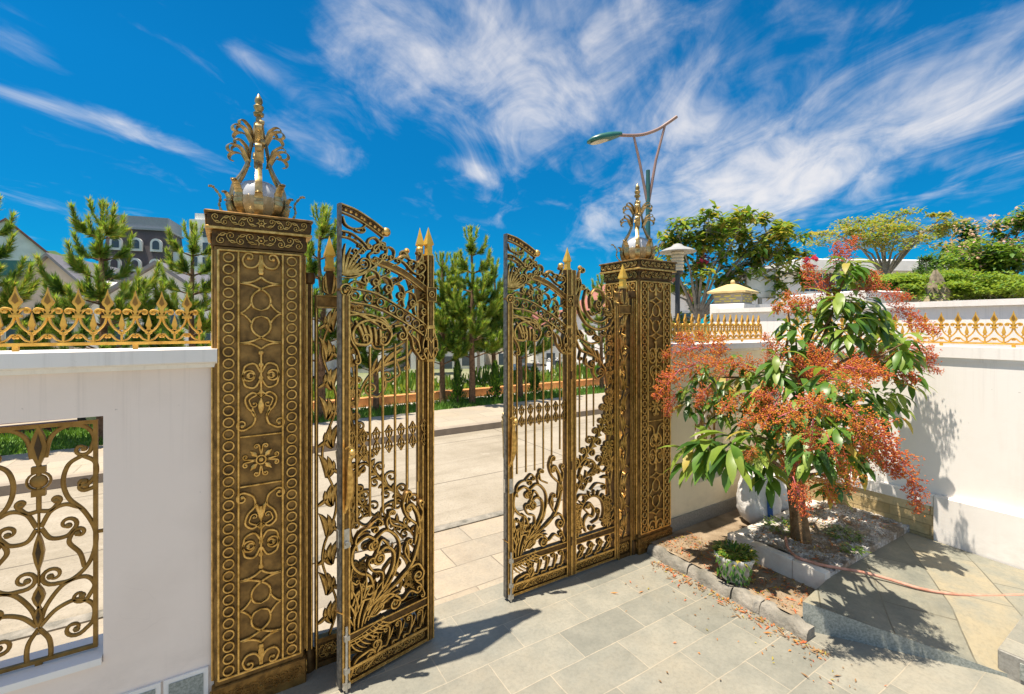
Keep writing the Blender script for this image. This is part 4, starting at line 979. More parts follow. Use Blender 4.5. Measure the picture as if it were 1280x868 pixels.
    for k in range(3):
        x = .040 + .072 * (k + .75); mb = MB(); mb.bar([(x, .93 + .09 * k), (x, 1.70 - .05 * k)], .0135, .014, 0, M3); mb.obj('bar', GM, p)
    mb = MB(); 
    for k in range(4): S2 = scroll(mb, [(.06 + .095 * k, .125), (.10 + .095 * k, .13), (.125 + .095 * k, .175)], .015, GT, (1, .026, 1.4), (1, .014, .9), m=M3); leafshape(mb, (.07 + .095 * k, .13), 1.0, .10, .022, -.9, GT * .8, 0, M3, 6)
    mb.obj('kick_scrolls', GM, p)
    mb = MB(); bottom_band(mb, .0405, Wf - .0005, .0365, .0915, 7); mb.obj('bottom_band', GM, p)
    if with_spike: spike(.020, 2.337, p)
    return p
def side_column(label, x0, x1, hinge_left, y):
    t = thing('gate_side_column', label, 'gate column', (x0, y, 0), 0, 'narrow openwork gate columns'); W = x1 - x0
    hx = .028 if hinge_left else W - .028
    mb = MB(); mb.tube([(hx, .0, .0), (hx, .0, 2.16)], .021, 14, 2); mb.lathe([(.022, 2.13), (.032, 2.14), (.034, 2.175), (.03, 2.195)], (hx, 0, 0), 12, 2); mb.lathe([(.034, .0), (.034, .10), (.022, .12)], (hx, 0, 0), 14, 2)
    for a in (-.012, .012): mb.box(hx + a - .003, hx + a + .003, -.0235, -.018, .12, 2.13, 0)
    mb.obj('hinge_post', GM, t)
    a, b = (.060, W) if hinge_left else (0, W - .060)
    mb = MB(); e = .014
    mb.box(a, a + e, -.022, .022, .0, 2.0, 2); mb.box(b - e, b, -.022, .022, .0, 2.0, 2)
    mb.box(a, b, -.022, .022, 2.0005, 2.075, 1); mb.bar([(a + .006, 2.006), (b - .006, 2.006), (b - .006, 2.069), (a + .006, 2.069)], .008, .010, -.024, M3, True)
    mb.box(a + e + .0003, b - e - .0003, -.020, .020, .0, .03, 2); mb.box(a + e + .0003, b - e - .0003, -.020, .020, .135, .16, 1)
    for xx in (a + .004, b - .004): mb.box(xx - .003, xx + .003, -.027, -.0223, .0, 2.0, 0)
    mb.obj('frame', GM, t)
    mb = MB(); bottom_band(mb, a + e + .001, b - e - .001, .031, .134, 2); mb.obj('bottom_band', GM, t)
    mb = MB(); c = (a + b) / 2; am = (b - a) * .25; g = random.Random(21)
    P = [(c + am * math.sin(k * .9), .16 + 1.84 * k / 22) for k in range(23)]
    C = cr(P, 5); mb.bar(C, .014, .022, 0, M3)
    for k in range(11):
        z = .22 + .165 * k; s_ = 1 if k % 2 else -1
        for q in range(3): leafshape(mb, (c - s_ * am * .4, z), math.pi / 2 - s_ * (.15 + .35 * q), .145 - .022 * q, .040, s_ * .9, .020, 0, M3, 7)
        leafshape(mb, (c + s_ * am * .4, z + .05), -math.pi / 2 + s_ * .6, .07, .024, s_ * .8, .020, 0, M3, 6)
    mb.obj('leaf_tracery', GM, t)
    mb = MB()
    for s_ in (1, -1):
        scroll(mb, [(c, 2.077), (c + s_ * .03, 2.10), (c + s_ * .035, 2.15)], .012, .035, (s_, .014, 1.1), m=M3); scroll(mb, [(c, 2.12), (c + s_ * .014, 2.17)], .011, .035, (-s_, .012, 1.1), m=M3)
        leafshape(mb, (c + s_ * .01, 2.08), math.pi / 2 - s_ * .3, .12, .022, s_ * .4, .04, 0, M3)
    mb.box(c - .018, c + .018, -.018, .018, 2.078, 2.21, 2); mb.box(c - .026, c + .026, -.026, .026, 2.2105, 2.225, 0)
    mb.obj('capital', GM, t); spike(c, 2.237, t, .062, .175)
    return t
CLX0, CLX1, CRX0, CRX1 = .353, .565, 2.690, 2.898
side_column('narrow openwork gate column behind the folded gate leaf', CLX0, CLX1, True, 2.735)
side_column('narrow openwork column with gold spike beside the pillar by the blossoming tree', CRX0, CRX1, False, 2.70)
gl = thing('gate_leaf', 'bronze and gold bifold gate leaf folded open towards the courtyard', 'gate', (.58, 2.735, 0), 0, 'bifold scrollwork gate leaves')
fx, fy = 1.055, 2.605; lx, ly = .488, 2.487
ang = math.atan2(fy - ly, fx - lx)
outer_panel(gl, (lx - .58, ly - 2.735, 0), ang)
inner_panel(gl, (1.008 - .58, 2.632 - 2.735, 0), math.atan2(2.735 - 2.632, .545 - 1.008), True)
gr = thing('gate_leaf', 'bronze and gold bifold gate leaf standing shut against the pillar by the blossoming tree', 'gate', (2.69, 2.70, 0), 0, 'bifold scrollwork gate leaves')
outer_panel(gr, (1.628 - 2.69, 0, 0), 0)
inner_panel(gr, (2.206 - 2.69, 0, 0), 0, False)

# ================================================================== PLANTED CORNER
KX = 2.97
mb = MB(); mb.add([(KX + .06, 1.46, .075), (3.52, 1.46, .075), (3.52, 2.0, .075), (SX - .002, 2.0, .075), (SX - .002, WY - .022, .075), (KX + .06, WY - .022, .075)], [(0, 1, 2, 3, 4, 5)])
struct(mb.obj('soil_strip', SOIL))
# rough kerb stones along the strip, each a thing
g = random.Random(4); y = 1.42
kerbs = [('broken rough grey kerb stone nearest the ramp', .30), ('low rough grey kerb stone second from the ramp', .20), ('long rough kerb stone below the potted plant', .36), ('flat grey kerb stone nearest the gate pillar', .40)]
y = 1.375
for lab, L in kerbs:
    mb = MB(); n = 6
    ring_ = []
    for i in range(n + 1):
        yy = y + .006 + (L - .012) * i / n
        zt = .078 + g.uniform(-.02, .008); xo = g.uniform(-.018, .012)
        ring_.append([(KX + xo - .01, yy, 0), (KX + xo, yy, zt * .7), (KX + xo + .02, yy, zt), (KX + .075, yy, zt + g.uniform(-.004, .004)), (KX + .08, yy, 0)])
    V = [q for r_ in ring_ for q in r_]; Fs = []
    for i in range(n):
        for k in range(5): Fs.append((i * 5 + k, i * 5 + (k + 1) % 5, (i + 1) * 5 + (k + 1) % 5, (i + 1) * 5 + k))
    Fs += [(4, 3, 2, 1, 0), tuple(n * 5 + k for k in range(5))]
    mb.add(V, Fs); tag(mb.obj('kerb_stone', ROUGHK), lab, 'kerb stone', 'rough kerb stones along the soil strip'); y += L
# ramp of slate slabs with granite side
RA = (3.056, 1.453, .175); RB = (SX - .077, 1.60, .15); RC = (SX - .077, -.9, .05); RD = (3.56, .70, .022); RE = (4.3, -.9, .012)
mb = MB()
P = [RA, RD, RE, RC, RB, (3.52, 1.50, .17)]
mb.add([(x, y, z) for x, y, z in P], [(0, 1, 2, 3, 4, 5)], 0)
b_ = [(x, y, -.01) for x, y, z in P]
mb.add([RA, RD, RE, b_[0], b_[1], b_[2]], [(0, 3, 4, 1), (1, 4, 5, 2)], 1)
mb.add([RA, P[5], RB, b_[0], b_[5], b_[4]], [(0, 1, 4, 3), (1, 2, 5, 4)], 1)
struct(mb.obj('ramp', [RAMPM, GRNT]))
mb = MB(); mb.bbox(3.575, 5.2, -1.6, .705, 0, .135, .006, 0); mb.add([(3.58, -1.6, .1365), (5.2, -1.6, .1365), (5.2, .70, .1365), (3.58, .70, .1365)], [(0, 1, 2, 3)], 1)
mb.box(3.566, 3.5745, -1.5, .62, .025, .11, 2)
tag(mb.obj('granite_block', [GRNT2, SLATE, GRNT]), 'low polished granite step block in the corner of the courtyard beside the ramp', 'step')
# white planter kerb and gravel bed
BX = 3.455
pk = thing('planter_kerb', 'white stone kerb round the gravel bed under the blossoming tree', 'kerb', (0, 0, 0))
for a, b in ((1.496, 1.715), (1.718, 2.02), (2.023, 2.22)):
    mb = MB(); mb.bbox(BX, BX + .07, a, b, .06, .215, .006); mb.obj('kerb_block', KERBW, pk)
mb = MB(); mb.bbox(BX + .072, 4.86, 2.15, 2.22, .06, .205, .006); mb.obj('kerb_block', KERBW, pk)
g = random.Random(9); mb = MB(); nxg, nyg = 44, 24
V = []
for j in range(nyg + 1):
    for i in range(nxg + 1):
        x = BX + .068 + (SX - .052 - BX - .068) * i / nxg; y = 1.5 + .66 * j / nyg
        V.append((x, y, .198 + g.uniform(-.006, .012) + .02 * math.sin(x * 5) * math.sin(y * 6)))
mb.add(V, [(j * (nxg + 1) + i, j * (nxg + 1) + i + 1, (j + 1) * (nxg + 1) + i + 1, (j + 1) * (nxg + 1) + i) for j in range(nyg) for i in range(nxg)])
for i in range(nxg): p_, q_ = V[i], V[i + 1]; mb.add([p_, q_, (q_[0], q_[1], .02), (p_[0], p_[1], .02)], [(0, 1, 2, 3)])
struct(mb.obj('gravel_bed', GRAVEL, sharp=None))
mb = MB()
for i in range(3600):
    x = g.uniform(BX + .07, SX - .07); y = g.uniform(1.5, 2.14); r = g.uniform(.005, .012); a = g.uniform(0, 3)
    z = .202 + .02 * math.sin(x * 5) * math.sin(y * 6) + r * .3
    c, s_ = math.cos(a) * r, math.sin(a) * r
    mb.add([(x + c, y + s_, z), (x - s_, y + c, z), (x - c * .8, y - s_ * .8, z), (x + s_, y - c, z), (x, y, z + r * .7), (x, y, z - r * .7)], [(0, 1, 4), (1, 2, 4), (2, 3, 4), (3, 0, 4)])
stuff(mb.obj('gravel', GRAVEL, sharp=None), 'white gravel chips under the blossoming tree', 'gravel')
# fallen leaves and blossom
mb = MB(); g = random.Random(12)
for i in range(1900):
    t_ = g.random()
    if t_ < .42: x, y, z = g.uniform(KX + .08, 3.45), g.uniform(1.5, 2.6), .08
    elif t_ < .62: x, y, z = KX - abs(g.gauss(0, .055)) - .02, g.uniform(1.25, 2.5), .004
    elif t_ < .93: x, y, z = g.uniform(BX + .1, SX - .1), g.uniform(1.55, 2.1), .222
    else: x, y, z = KX - abs(g.gauss(0, .35)), g.uniform(.9, 2.5), .004
    L = g.choice((.006, .008, .008, .010, .012, .012, .03)); a = g.uniform(0, 6.3); wd = L * .4 if L < .02 else .005
    c, s_ = math.cos(a), math.sin(a)
    mb.add([(x - c * L, y - s_ * L, z), (x + s_ * wd, y - c * wd, z + .004), (x + c * L, y + s_ * L, z + g.uniform(0, .012)), (x - s_ * wd, y + c * wd, z + .006)], [(0, 1, 2, 3)], g.choice((0, 1, 1, 1, 2, 1, 3)))
stuff(mb.obj('fallen_blossom', [FL1, noisy('dry_leaf', (.16, .08, .03), (.30, .17, .07), 20, .8), FL2, LG4], sharp=None), 'fallen orange blossom and dry leaves on the paving and soil', 'debris')

def leaf(mb, base, d, up, L, W, droop, m=0, n=4):
    d = d.normalized(); side = d.cross(up)
    if side.length < .05: side = d.orthogonal()
    side.normalize(); p = Vector(base); V = []
    st = [.10, .75, 1.0, .72, .06] if n == 4 else [.1, 1.0, .08]
    for i in range(n + 1):
        nrm = side.cross(d).normalized(); wv = side * (W * .5 * st[i])
        V += [tuple(p - wv + nrm * W * .10 * st[i]), tuple(p), tuple(p + wv + nrm * W * .10 * st[i])]
        d = (d + Vector((0, 0, -1)) * droop / n).normalized(); p = p + d * (L / n)
    Fs = []
    for i in range(n): Fs += [(i * 3, i * 3 + 1, i * 3 + 4, i * 3 + 3), (i * 3 + 1, i * 3 + 2, i * 3 + 5, i * 3 + 4)]
    mb.add(V, Fs, m)
def rdir(g, zmin=-1.0, zmax=1.0):
    z = g.uniform(zmin, zmax); a = g.uniform(0, 2 * math.pi); r = math.sqrt(max(0, 1 - z * z))
    return Vector((r * math.cos(a), r * math.sin(a), z))
# weeds in the bed
def weed(label, x, y, z, r, n, seed, ms=(0, 1)):
    g = random.Random(seed); mb = MB()
    for i in range(n):
        a = g.uniform(0, 6.28); q = r * math.sqrt(g.random()) * .8
        b = Vector((q * math.cos(a), q * math.sin(a), g.uniform(0, .03)))
        leaf(mb, b, Vector((math.cos(a) * .8, math.sin(a) * .8, g.uniform(.2, 1.0))), Vector((0, 0, 1)), g.uniform(.03, .06), g.uniform(.014, .026), .8, g.choice(ms), 2)
    o = mb.obj('weed_clump', [LG2, LG3, LG1], None, (x, y, z), sharp=None); return tag(o, label, 'weed', 'weeds in the gravel bed')
weed('yellow green weeds in the gravel in front of the white sacks', 3.98, 2.06, .2, .17, 120, 1, (0, 1, 1))
weed('dark green weed clump in the gravel right of the tree trunk', 4.25, 1.72, .2, .15, 150, 2, (0, 2))
weed('small pale weed at the front edge of the gravel near the ramp', 4.02, 1.55, .2, .08, 50, 3, (1, 1, 0))

# flower pot with its plant
pp = pG(928, 728, .08)
pt = thing('flower_pot', 'weathered white stone pot on the soil strip by the kerb', 'flower pot', (pp.x, pp.y + .06, .078))
mb = MB(); mb.lathe([(.085, 0), (.10, .01), (.112, .05), (.135, .12), (.148, .165), (.16, .175), (.163, .195), (.158, .205), (.145, .203), (.14, .185), (.13, .16), (.02, .155)], n=28)
mb.obj('pot_body', POTM, pt)
g = random.Random(31); mb = MB()
for i in range(620):
    a = g.uniform(0, 6.28); q = .14 * math.sqrt(g.random()); b = Vector((q * math.cos(a), q * math.sin(a), .165 + g.uniform(0, .07)))
    leaf(mb, b, Vector((math.cos(a) * g.uniform(.2, 1), math.sin(a) * g.uniform(.2, 1), g.uniform(.4, 1.2))), Vector((0, 0, 1)), g.uniform(.03, .065), g.uniform(.016, .03), 1.1, g.choice((0, 1, 1, 3, 2)), 2)
for i in range(64):     # trails over the rim towards the camera
    a = g.uniform(2.6, 4.6); k = g.random(); r_ = .17 - .035 * k
    leaf(mb, Vector((r_ * math.cos(a), r_ * math.sin(a), .19 - .15 * k)), Vector((math.cos(a) * .5, math.sin(a) * .5, -.6)), Vector((0, 0, 1)), .036, .02, .5, g.choice((0, 0, 2)), 2)
PLANT = mb; po = mb.obj('potted_plant', [LG2, LG3, LG1, LG4], None, (pp.x, pp.y + .06, .078), sharp=None); pt.scale = po.scale = (.84, .84, .9); tag(po, 'leafy green plant trailing over the white pot rim', 'plant')

# sacks
def sack(label, x, y, z, rz, w_, d_, h, seed, printed):
    g = random.Random(seed); t = thing('sack', label, 'sack', (x, y, z), rz, 'white woven sacks in the corner')
    mb = MB(); n, k = 28, 12; V = []
    ph = [g.uniform(0, 6.28) for _ in range(6)]
    for j in range(k + 1):
        f = j / k
        s_ = (math.sin(min(1, f * 2.6 + .28) * math.pi / 2)) * (1 - .42 * max(0, f - .55) ** 1.2 * 2)
        for i in range(n):
            a = 2 * math.pi * i / n
            r_ = 1 + .03 * abs(math.sin(4.5 * a + ph[5] + 2.5 * f)) * (.3 + f) + .055 * math.sin(3 * a + ph[0] + 3 * f) + .035 * math.sin(7 * a + ph[1] - 5 * f) + .03 * math.sin(11 * f * 2 + ph[2] + 2 * a) + .012 * g.uniform(-1, 1)
            cx = math.copysign(abs(math.cos(a)) ** .7, math.cos(a)); cy = math.copysign(abs(math.sin(a)) ** .8, math.sin(a))
            V.append((w_ * cx * s_ * r_, d_ * cy * s_ * r_ + .04 * f, h * f + (.02 * math.sin(5 * a + ph[3]) + .03 * math.sin(2 * a + ph[4])) * (f > .9)))
    Fs = [(j * n + i, j * n + (i + 1) % n, (j + 1) * n + (i + 1) % n, (j + 1) * n + i) for j in range(k) for i in range(n)]
    Fs += [tuple(range(n - 1, -1, -1)), tuple(k * n + i for i in range(n))]
    mb.add(V, Fs); body = mb.obj('sack_body', SACKM, t, sharp=60)
    mb = MB(); mb.lathe([(w_ * .35, 0), (w_ * .18, .03), (w_ * .12, .05), (w_ * .3, .10), (w_ * .42, .13), (.005, .11)], (0, .04, h - .01), 12, 0, .7); mb.obj('sack_neck', SACKM, t)
    if printed:
        def strip(name, f0, f1, x0, x1, m, off):
            q = MB(); V = []; rows = 8
            for r in range(rows + 1):
                f = f0 + (f1 - f0) * r / rows; jf = f * k; j = min(k - 1, int(jf)); u = jf - j
                for xx in (x0, (x0 + x1) / 2, x1):
                    best = None
                    for i in range(n):       # walk the front of this row
                        p = Vector(V0[j * n + i]).lerp(Vector(V0[(j + 1) * n + i]), u); p2 = Vector(V0[j * n + (i + 1) % n]).lerp(Vector(V0[(j + 1) * n + (i + 1) % n]), u)
                        if (p.x - xx) * (p2.x - xx) <= 0 and p.y < .03 and abs(p2.x - p.x) > 1e-6:
                            s_ = (xx - p.x) / (p2.x - p.x); best = p.lerp(p2, s_)
                    best = best or Vector((xx, -d_ * .9, h * f)); V.append((best.x, best.y - off, best.z))
            q.add(V, [(r * 3 + c, r * 3 + c + 1, r * 3 + c + 4, r * 3 + c + 3) for r in range(rows) for c in (0, 1)])
            return q.obj(name, m, body)
        V0 = V
        strip('blue_print', .20, .74, .030, .078, BLUE, .006); strip('green_print', .10, .195, .030, .078, SGREEN, .006)
        # three worn white letters running up the blue print
        q = MB()
        def at(u_, v_):   # u_ along the print (upwards), v_ across it
            zz = h * (.46 + .2 * u_); f = zz / h; j = min(k - 1, int(f * k))
            return (.036 + .036 * v_, -d_ * 1.0 * (1.0) - .012, zz)
        L = {'s': [(.9, 1), (.9, 0), (.5, 0), (.5, 1), (.1, 1), (.1, 0)], 'a': [(0, 0), (.5, 0), (.8, .5), (.5, 1), (0, 1)], 'o': [(.1, .1), (.9, .1), (.9, .9), (.1, .9), (.1, .1)]}
        for i_, ch in enumerate('sao'):
            pts = L[ch]; P3 = []
            for (a_, b_) in pts: P3.append(at(i_ * .36 + .26 * b_, 1 - a_))
            q.tube(P3, .0022, 5, 0)
        q.obj('print_lettering', SWHITE, body)
    return t
sack('white woven sack with a blue and green printed strip', 4.16, 2.36, .072, R(-38), .175, .13, .46, 1, True)
sack('plain crumpled white sack beside the printed sack', 4.52, 2.36, .072, R(20), .17, .13, .44, 2, False)

# hose
hp = [pG(982, 672, .22), pG(985, 686, .222), pG(997, 697, .224), pG(1012, 702, .225), pG(1030, 707, .228), pG(1052, 711, .205), pG(1080, 716, .192), pG(1110, 724, .178), pG(1150, 736, .162), pG(1190, 743, .146), pG(1235, 745, .13), pG(1290, 744, .12), pG(1400, 742, .11)]
q = cr([(p.x, p.y) for p in hp], 6); zz = cr([(p.z, 0) for p in hp], 6)
mb = MB(); mb.tube([(a[0], a[1], b[0]) for a, b in zip(q, zz)], .0095, 10); tag(mb.obj('garden_hose', HOSE), 'reddish brown garden hose lying across the gravel and ramp', 'hose')

# ------------------------------------------------------------------ the blossoming tree
TB = Vector((3.88, 1.86, .17))
tr = thing('blossoming_tree', 'small mango tree with orange red blossom sprays in the gravel bed', 'tree', TB)
g = random.Random(77)
shoots = [ # pixel of the shoot tip, distance, number of leaves, leaf length
 (1060, 335, 3.45, 20, .20), (1048, 372, 3.4, 20, .22), (1078, 382, 3.5, 20, .22), (1098, 398, 3.55, 16, .21), (1022, 392, 3.6, 18, .20), (1060, 405, 3.3, 18, .22),
 (985, 388, 3.5, 14, .17), (995, 425, 3.35, 18, .19), (1010, 440, 3.6, 14, .18), (1128, 430, 3.2, 18, .18), (1112, 455, 3.5, 12, .18), (880, 465, 3.7, 16, .17), (862, 490, 3.6, 16, .17), (900, 500, 3.45, 16, .18),
 (930, 455, 3.6, 16, .19), (950, 480, 3.3, 18, .20), (970, 455, 3.2, 18, .20), (1000, 480, 3.1, 18, .20), (1035, 475, 3.2, 16, .20), (1070, 485, 3.2, 16, .19), (1095, 500, 3.3, 14, .18),
 (885, 555, 3.35, 16, .26), (912, 552, 3.2, 14, .25), (868, 560, 3.5, 10, .25), (945, 545, 3.2, 16, .22), (960, 575, 3.3, 14, .20), (990, 530, 3.0, 18, .21), (1015, 550, 3.1, 18, .20), (1045, 545, 3.1, 16, .20), (1075, 560, 3.2, 14, .18), (1040, 590, 3.3, 12, .18), (970, 515, 3.4, 16, .20),
 (1000, 510, 4.0, 16, .2), (950, 500, 4.1, 16, .2), (1040, 500, 4.0, 16, .2), (1010, 450, 4.1, 16, .2), (930, 530, 4.0, 14, .2), (1080, 530, 3.8, 14, .2), (1030, 430, 3.9, 14, .2), (1085, 440, 3.8, 14, .2), (975, 560, 3.9, 14, .2), (1050, 560, 3.7, 14, .2), (905, 475, 3.9, 12, .18), (1060, 515, 3.5, 16, .2), (1020, 505, 3.5, 16, .2)]
tips = []
for u, v, D, n, L in shoots + [(1125, 440, 3.75, 12, .18), (1136, 462, 3.7, 12, .18), (1108, 420, 3.8, 12, .18), (1120, 500, 3.7, 12, .18)]:
    if 1000 < u < 1100 and v > 470 and D < 3.3: D *= .86; L *= .9
    p = pD(u, v, D)
    if p.x > SX - .18: p.x = SX - .18
    if p.y > WY - .18: p.y = WY - .18
    tips.append((p, n, L))
# wood
mb = MB(); hub = TB + Vector((-.03, .04, .52)); hub2 = TB + Vector((.02, .02, .85)); hub3 = TB + Vector((-.05, -.02, 1.25))
mb.tube([TB - TB + Vector((.02, -.01, -.05)), Vector((.005, 0, .02)), Vector((-.01, .01, .2)), hub - TB, hub2 - TB, hub3 - TB, hub3 - TB + Vector((.04, 0, .3))], [.092, .072, .062, .055, .042, .028, .014], 12)
stems = MB()
for p, n, L in tips:
    h_ = min((hub, hub2, hub3), key=lambda q: abs(q.z - (p.z - .25)))
    s0 = h_ - TB; e = p - TB; m1 = s0.lerp(e, .45) + Vector((g.uniform(-.05, .05), g.uniform(-.05, .05), -.06 if e.z < s0.z else .02)); m2 = s0.lerp(e, .8) + Vector((0, 0, -.02))
    mb.tube([s0, m1, m2, e], [.020, .012, .008, .005], 6)
mb.obj('trunk', BARK, tr)
mb = MB()
for p, n, L in tips:
    rad = (p - hub2); rad.z *= .3
    if rad.length > .01: rad.normalize()
    for i in range(int(n * 1.8)):
        a = i * 2.4 + g.uniform(-.3, .3); d = Vector((math.cos(a), math.sin(a), g.uniform(-.4, .8))) + rad * .35
        b = p - TB + Vector((0, 0, .06 - .22 * g.random())) + d * .015
        leaf(mb, b, d, Vector((0, 0, 1)), L * g.uniform(.7, 1.1), L * g.uniform(.24, .31), g.uniform(.9, 2.3), g.choices((0, 1, 2, 3), (.24, .40, .32, .04))[0])
mb.obj('foliage', [LG1, LG2, LG3, LG4], tr, sharp=None)
def panicle(seed, L, cols):
    g = random.Random(seed); mb = MB(); n = 26
    ax = [Vector((0, 0, 0))]; d = Vector((0, 0, 1)); bend = Vector((g.uniform(-.3, .3), g.uniform(-.3, .3), 0))
    for i in range(8): d = (d + bend * .12).normalized(); ax.append(ax[-1] + d * L / 8)
    mb.tube(ax, [.0048 * (1 - .7 * i / 8) for i in range(9)], 5, 0)
    for i in range(n):
        f = .12 + .86 * i / n; k = f * 8; j = min(7, int(k)); b = ax[j].lerp(ax[j + 1], k - j)
        a = i * 2.4; l = L * .34 * (1 - f) ** .7 + .02
        d1 = (Vector((math.cos(a), math.sin(a), .55)) + rdir(g) * .25).normalized(); e = b + d1 * l
        mb.tube([b, e], [.0022, .0012], 3, 0, False)
        for q in range(int(6 + l * 100)):
            s_ = g.uniform(.25, 1.05); c = b.lerp(e, s_) + rdir(g) * (.012 + .022 * s_) * g.random() ** .5
            r = g.uniform(.0045, .0085); m = g.choices((1, 2, 3), cols)[0]
            mb.add([tuple(c + Vector(o) * r) for o in ((1, 0, 0), (-1, 0, 0), (0, 1, 0), (0, -1, 0), (0, 0, 1), (0, 0, -1))], [(0, 2, 4), (2, 1, 4), (1, 3, 4), (3, 0, 4), (2, 0, 5), (1, 2, 5), (3, 1, 5), (0, 3, 5)], m)
    return mb.obj('flower_panicle', [STEMP, FL1, FL2, FL3], tr, sharp=None)
variants = [panicle(100 + i, .36, c) for i, c in enumerate(((.55, .25, .2), (.4, .15, .45), (.25, .7, .05), (.6, .35, .05), (.35, .5, .15)))]
pans = [ # tip pixel, distance, direction as pixels (du, dv), length, variant
 (835, 440, 3.6, -30, 5, .9, 0), (850, 425, 3.7, -25, -15, .9, 3), (880, 420, 3.6, -10, -20, .9, 0), (905, 430, 3.5, 8, -22, .9, 1), (826, 490, 3.5, -18, 30, .9, 3), (845, 470, 3.5, -25, 15, 1.0, 0), (870, 450, 3.4, -20, -8, .9, 1), (920, 450, 3.4, -20, -8, .9, 0), (866, 505, 3.4, -15, 25, .8, 4), (835, 520, 3.55, -12, 30, .8, 2),
 (985, 365, 3.5, -12, -18, .9, 0), (1005, 375, 3.5, -25, -4, .9, 3), (970, 385, 3.4, -22, 2, .9, 0), (1010, 335, 3.6, -6, -28, .95, 2), (1040, 305, 3.6, -8, -30, .9, 2), (1030, 345, 3.5, -8, -22, .8, 2), (1065, 300, 3.6, 10, -30, .8, 2), (1100, 345, 3.5, 22, -8, .9, 3), (1092, 360, 3.4, 20, -2, .8, 2), (1130, 375, 3.4, 30, 10, .9, 2), (1150, 395, 3.35, 28, 14, .9, 2), (1165, 410, 3.3, 28, 8, .8, 2),
 (955, 425, 3.3, -15, -18, .9, 0), (1015, 430, 3.2, -5, -18, .9, 3), (1040, 445, 3.1, 10, -16, 1.0, 0), (1000, 455, 3.1, -12, -12, .9, 3), (1075, 450, 3.15, 16, -10, 1.0, 0), (1100, 460, 3.1, 22, 0, 1.0, 3), (1125, 450, 3.1, 25, 5, 1.0, 0), (1140, 475, 3.15, 24, 14, .9, 2), (1165, 445, 3.1, 26, 10, .9, 2), (1170, 465, 3.1, 22, 20, .7, 2), (1110, 475, 3.0, 20, 8, .9, 0), (1080, 480, 3.0, 12, 2, .9, 1),
 (925, 495, 3.25, -20, 10, .9, 4), (905, 515, 3.3, -18, 15, .9, 1), (945, 500, 3.1, -15, 5, .9, 4), (965, 505, 3.0, -6, 10, .9, 3), (935, 530, 3.1, -14, 14, .8, 0), (960, 530, 3.0, -10, 14, .9, 1), (1000, 500, 2.9, 2, -12, 1.0, 0), (1025, 500, 2.9, 12, -6, 1.0, 1), (1050, 515, 2.9, 16, 6, 1.0, 0), (1070, 525, 2.95, 18, 12, 1.0, 1), (1095, 535, 2.9, 20, 14, 1.0, 1), (1110, 550, 2.95, 18, 18, .9, 4), (1085, 565, 3.0, 12, 20, .9, 1), (1125, 580, 2.95, 18, 22, 1.0, 2), (1145, 605, 2.95, 12, 28, 1.0, 3), (1105, 590, 3.0, 8, 22, .8, 4), (1150, 630, 2.95, 6, 30, .7, 2),
 (978, 545, 2.95, -2, 22, .9, 1), (985, 580, 3.0, -2, 26, .9, 3), (1000, 610, 2.95, 6, 30, 1.0, 3), (1008, 645, 2.95, 4, 32, .9, 2), (1050, 590, 3.0, 6, 26, .9, 4), (1060, 615, 3.0, 6, 28, .8, 1), (935, 580, 3.1, -4, 20, .6, 1), (1020, 560, 2.95, 6, 18, .8, 4), (1035, 620, 3.1, 4, 28, .7, 1),
 (900, 460, 4.0, -10, -20, .9, 0), (960, 440, 4.1, -5, -25, .9, 3), (1060, 440, 4.0, 8, -22, .9, 0)]
used = set()
for ip, (u, v, D, du, dv, L, vi) in enumerate(pans):
    if 33 < ip < 45 and ip % 3 == 1 and vi in used: continue
    if u > 1120 and v < 480: D *= 1.10
    elif u > 1000 and v > 450: D *= .85; L *= .88
    L *= .88
    tip = pD(u, v, D); dd_ = pD(u + du, v + dv, D) - tip; dd_ = dd_ + Vector((DX, DY, 0)) * g.uniform(-.5, .5) * dd_.length; dd_.normalize()
    base = tip - dd_ * .30 * L
    if tip.x > SX - .08: base.x -= tip.x - SX + .08
    if vi not in used: o = variants[vi]; used.add(vi)
    else: o = variants[vi].copy(); COL.objects.link(o)
    o.location = base - TB; q = dd_.to_track_quat('Z', 'Y'); o.rotation_mode = 'QUATERNION'
    o.rotation_quaternion = q @ Matrix.Rotation(g.uniform(0, 6.28), 3, 'Z').to_quaternion()
    s_ = L * g.uniform(.85, 1.1); o.scale = (s_ * 1.05, s_ * 1.05, s_)

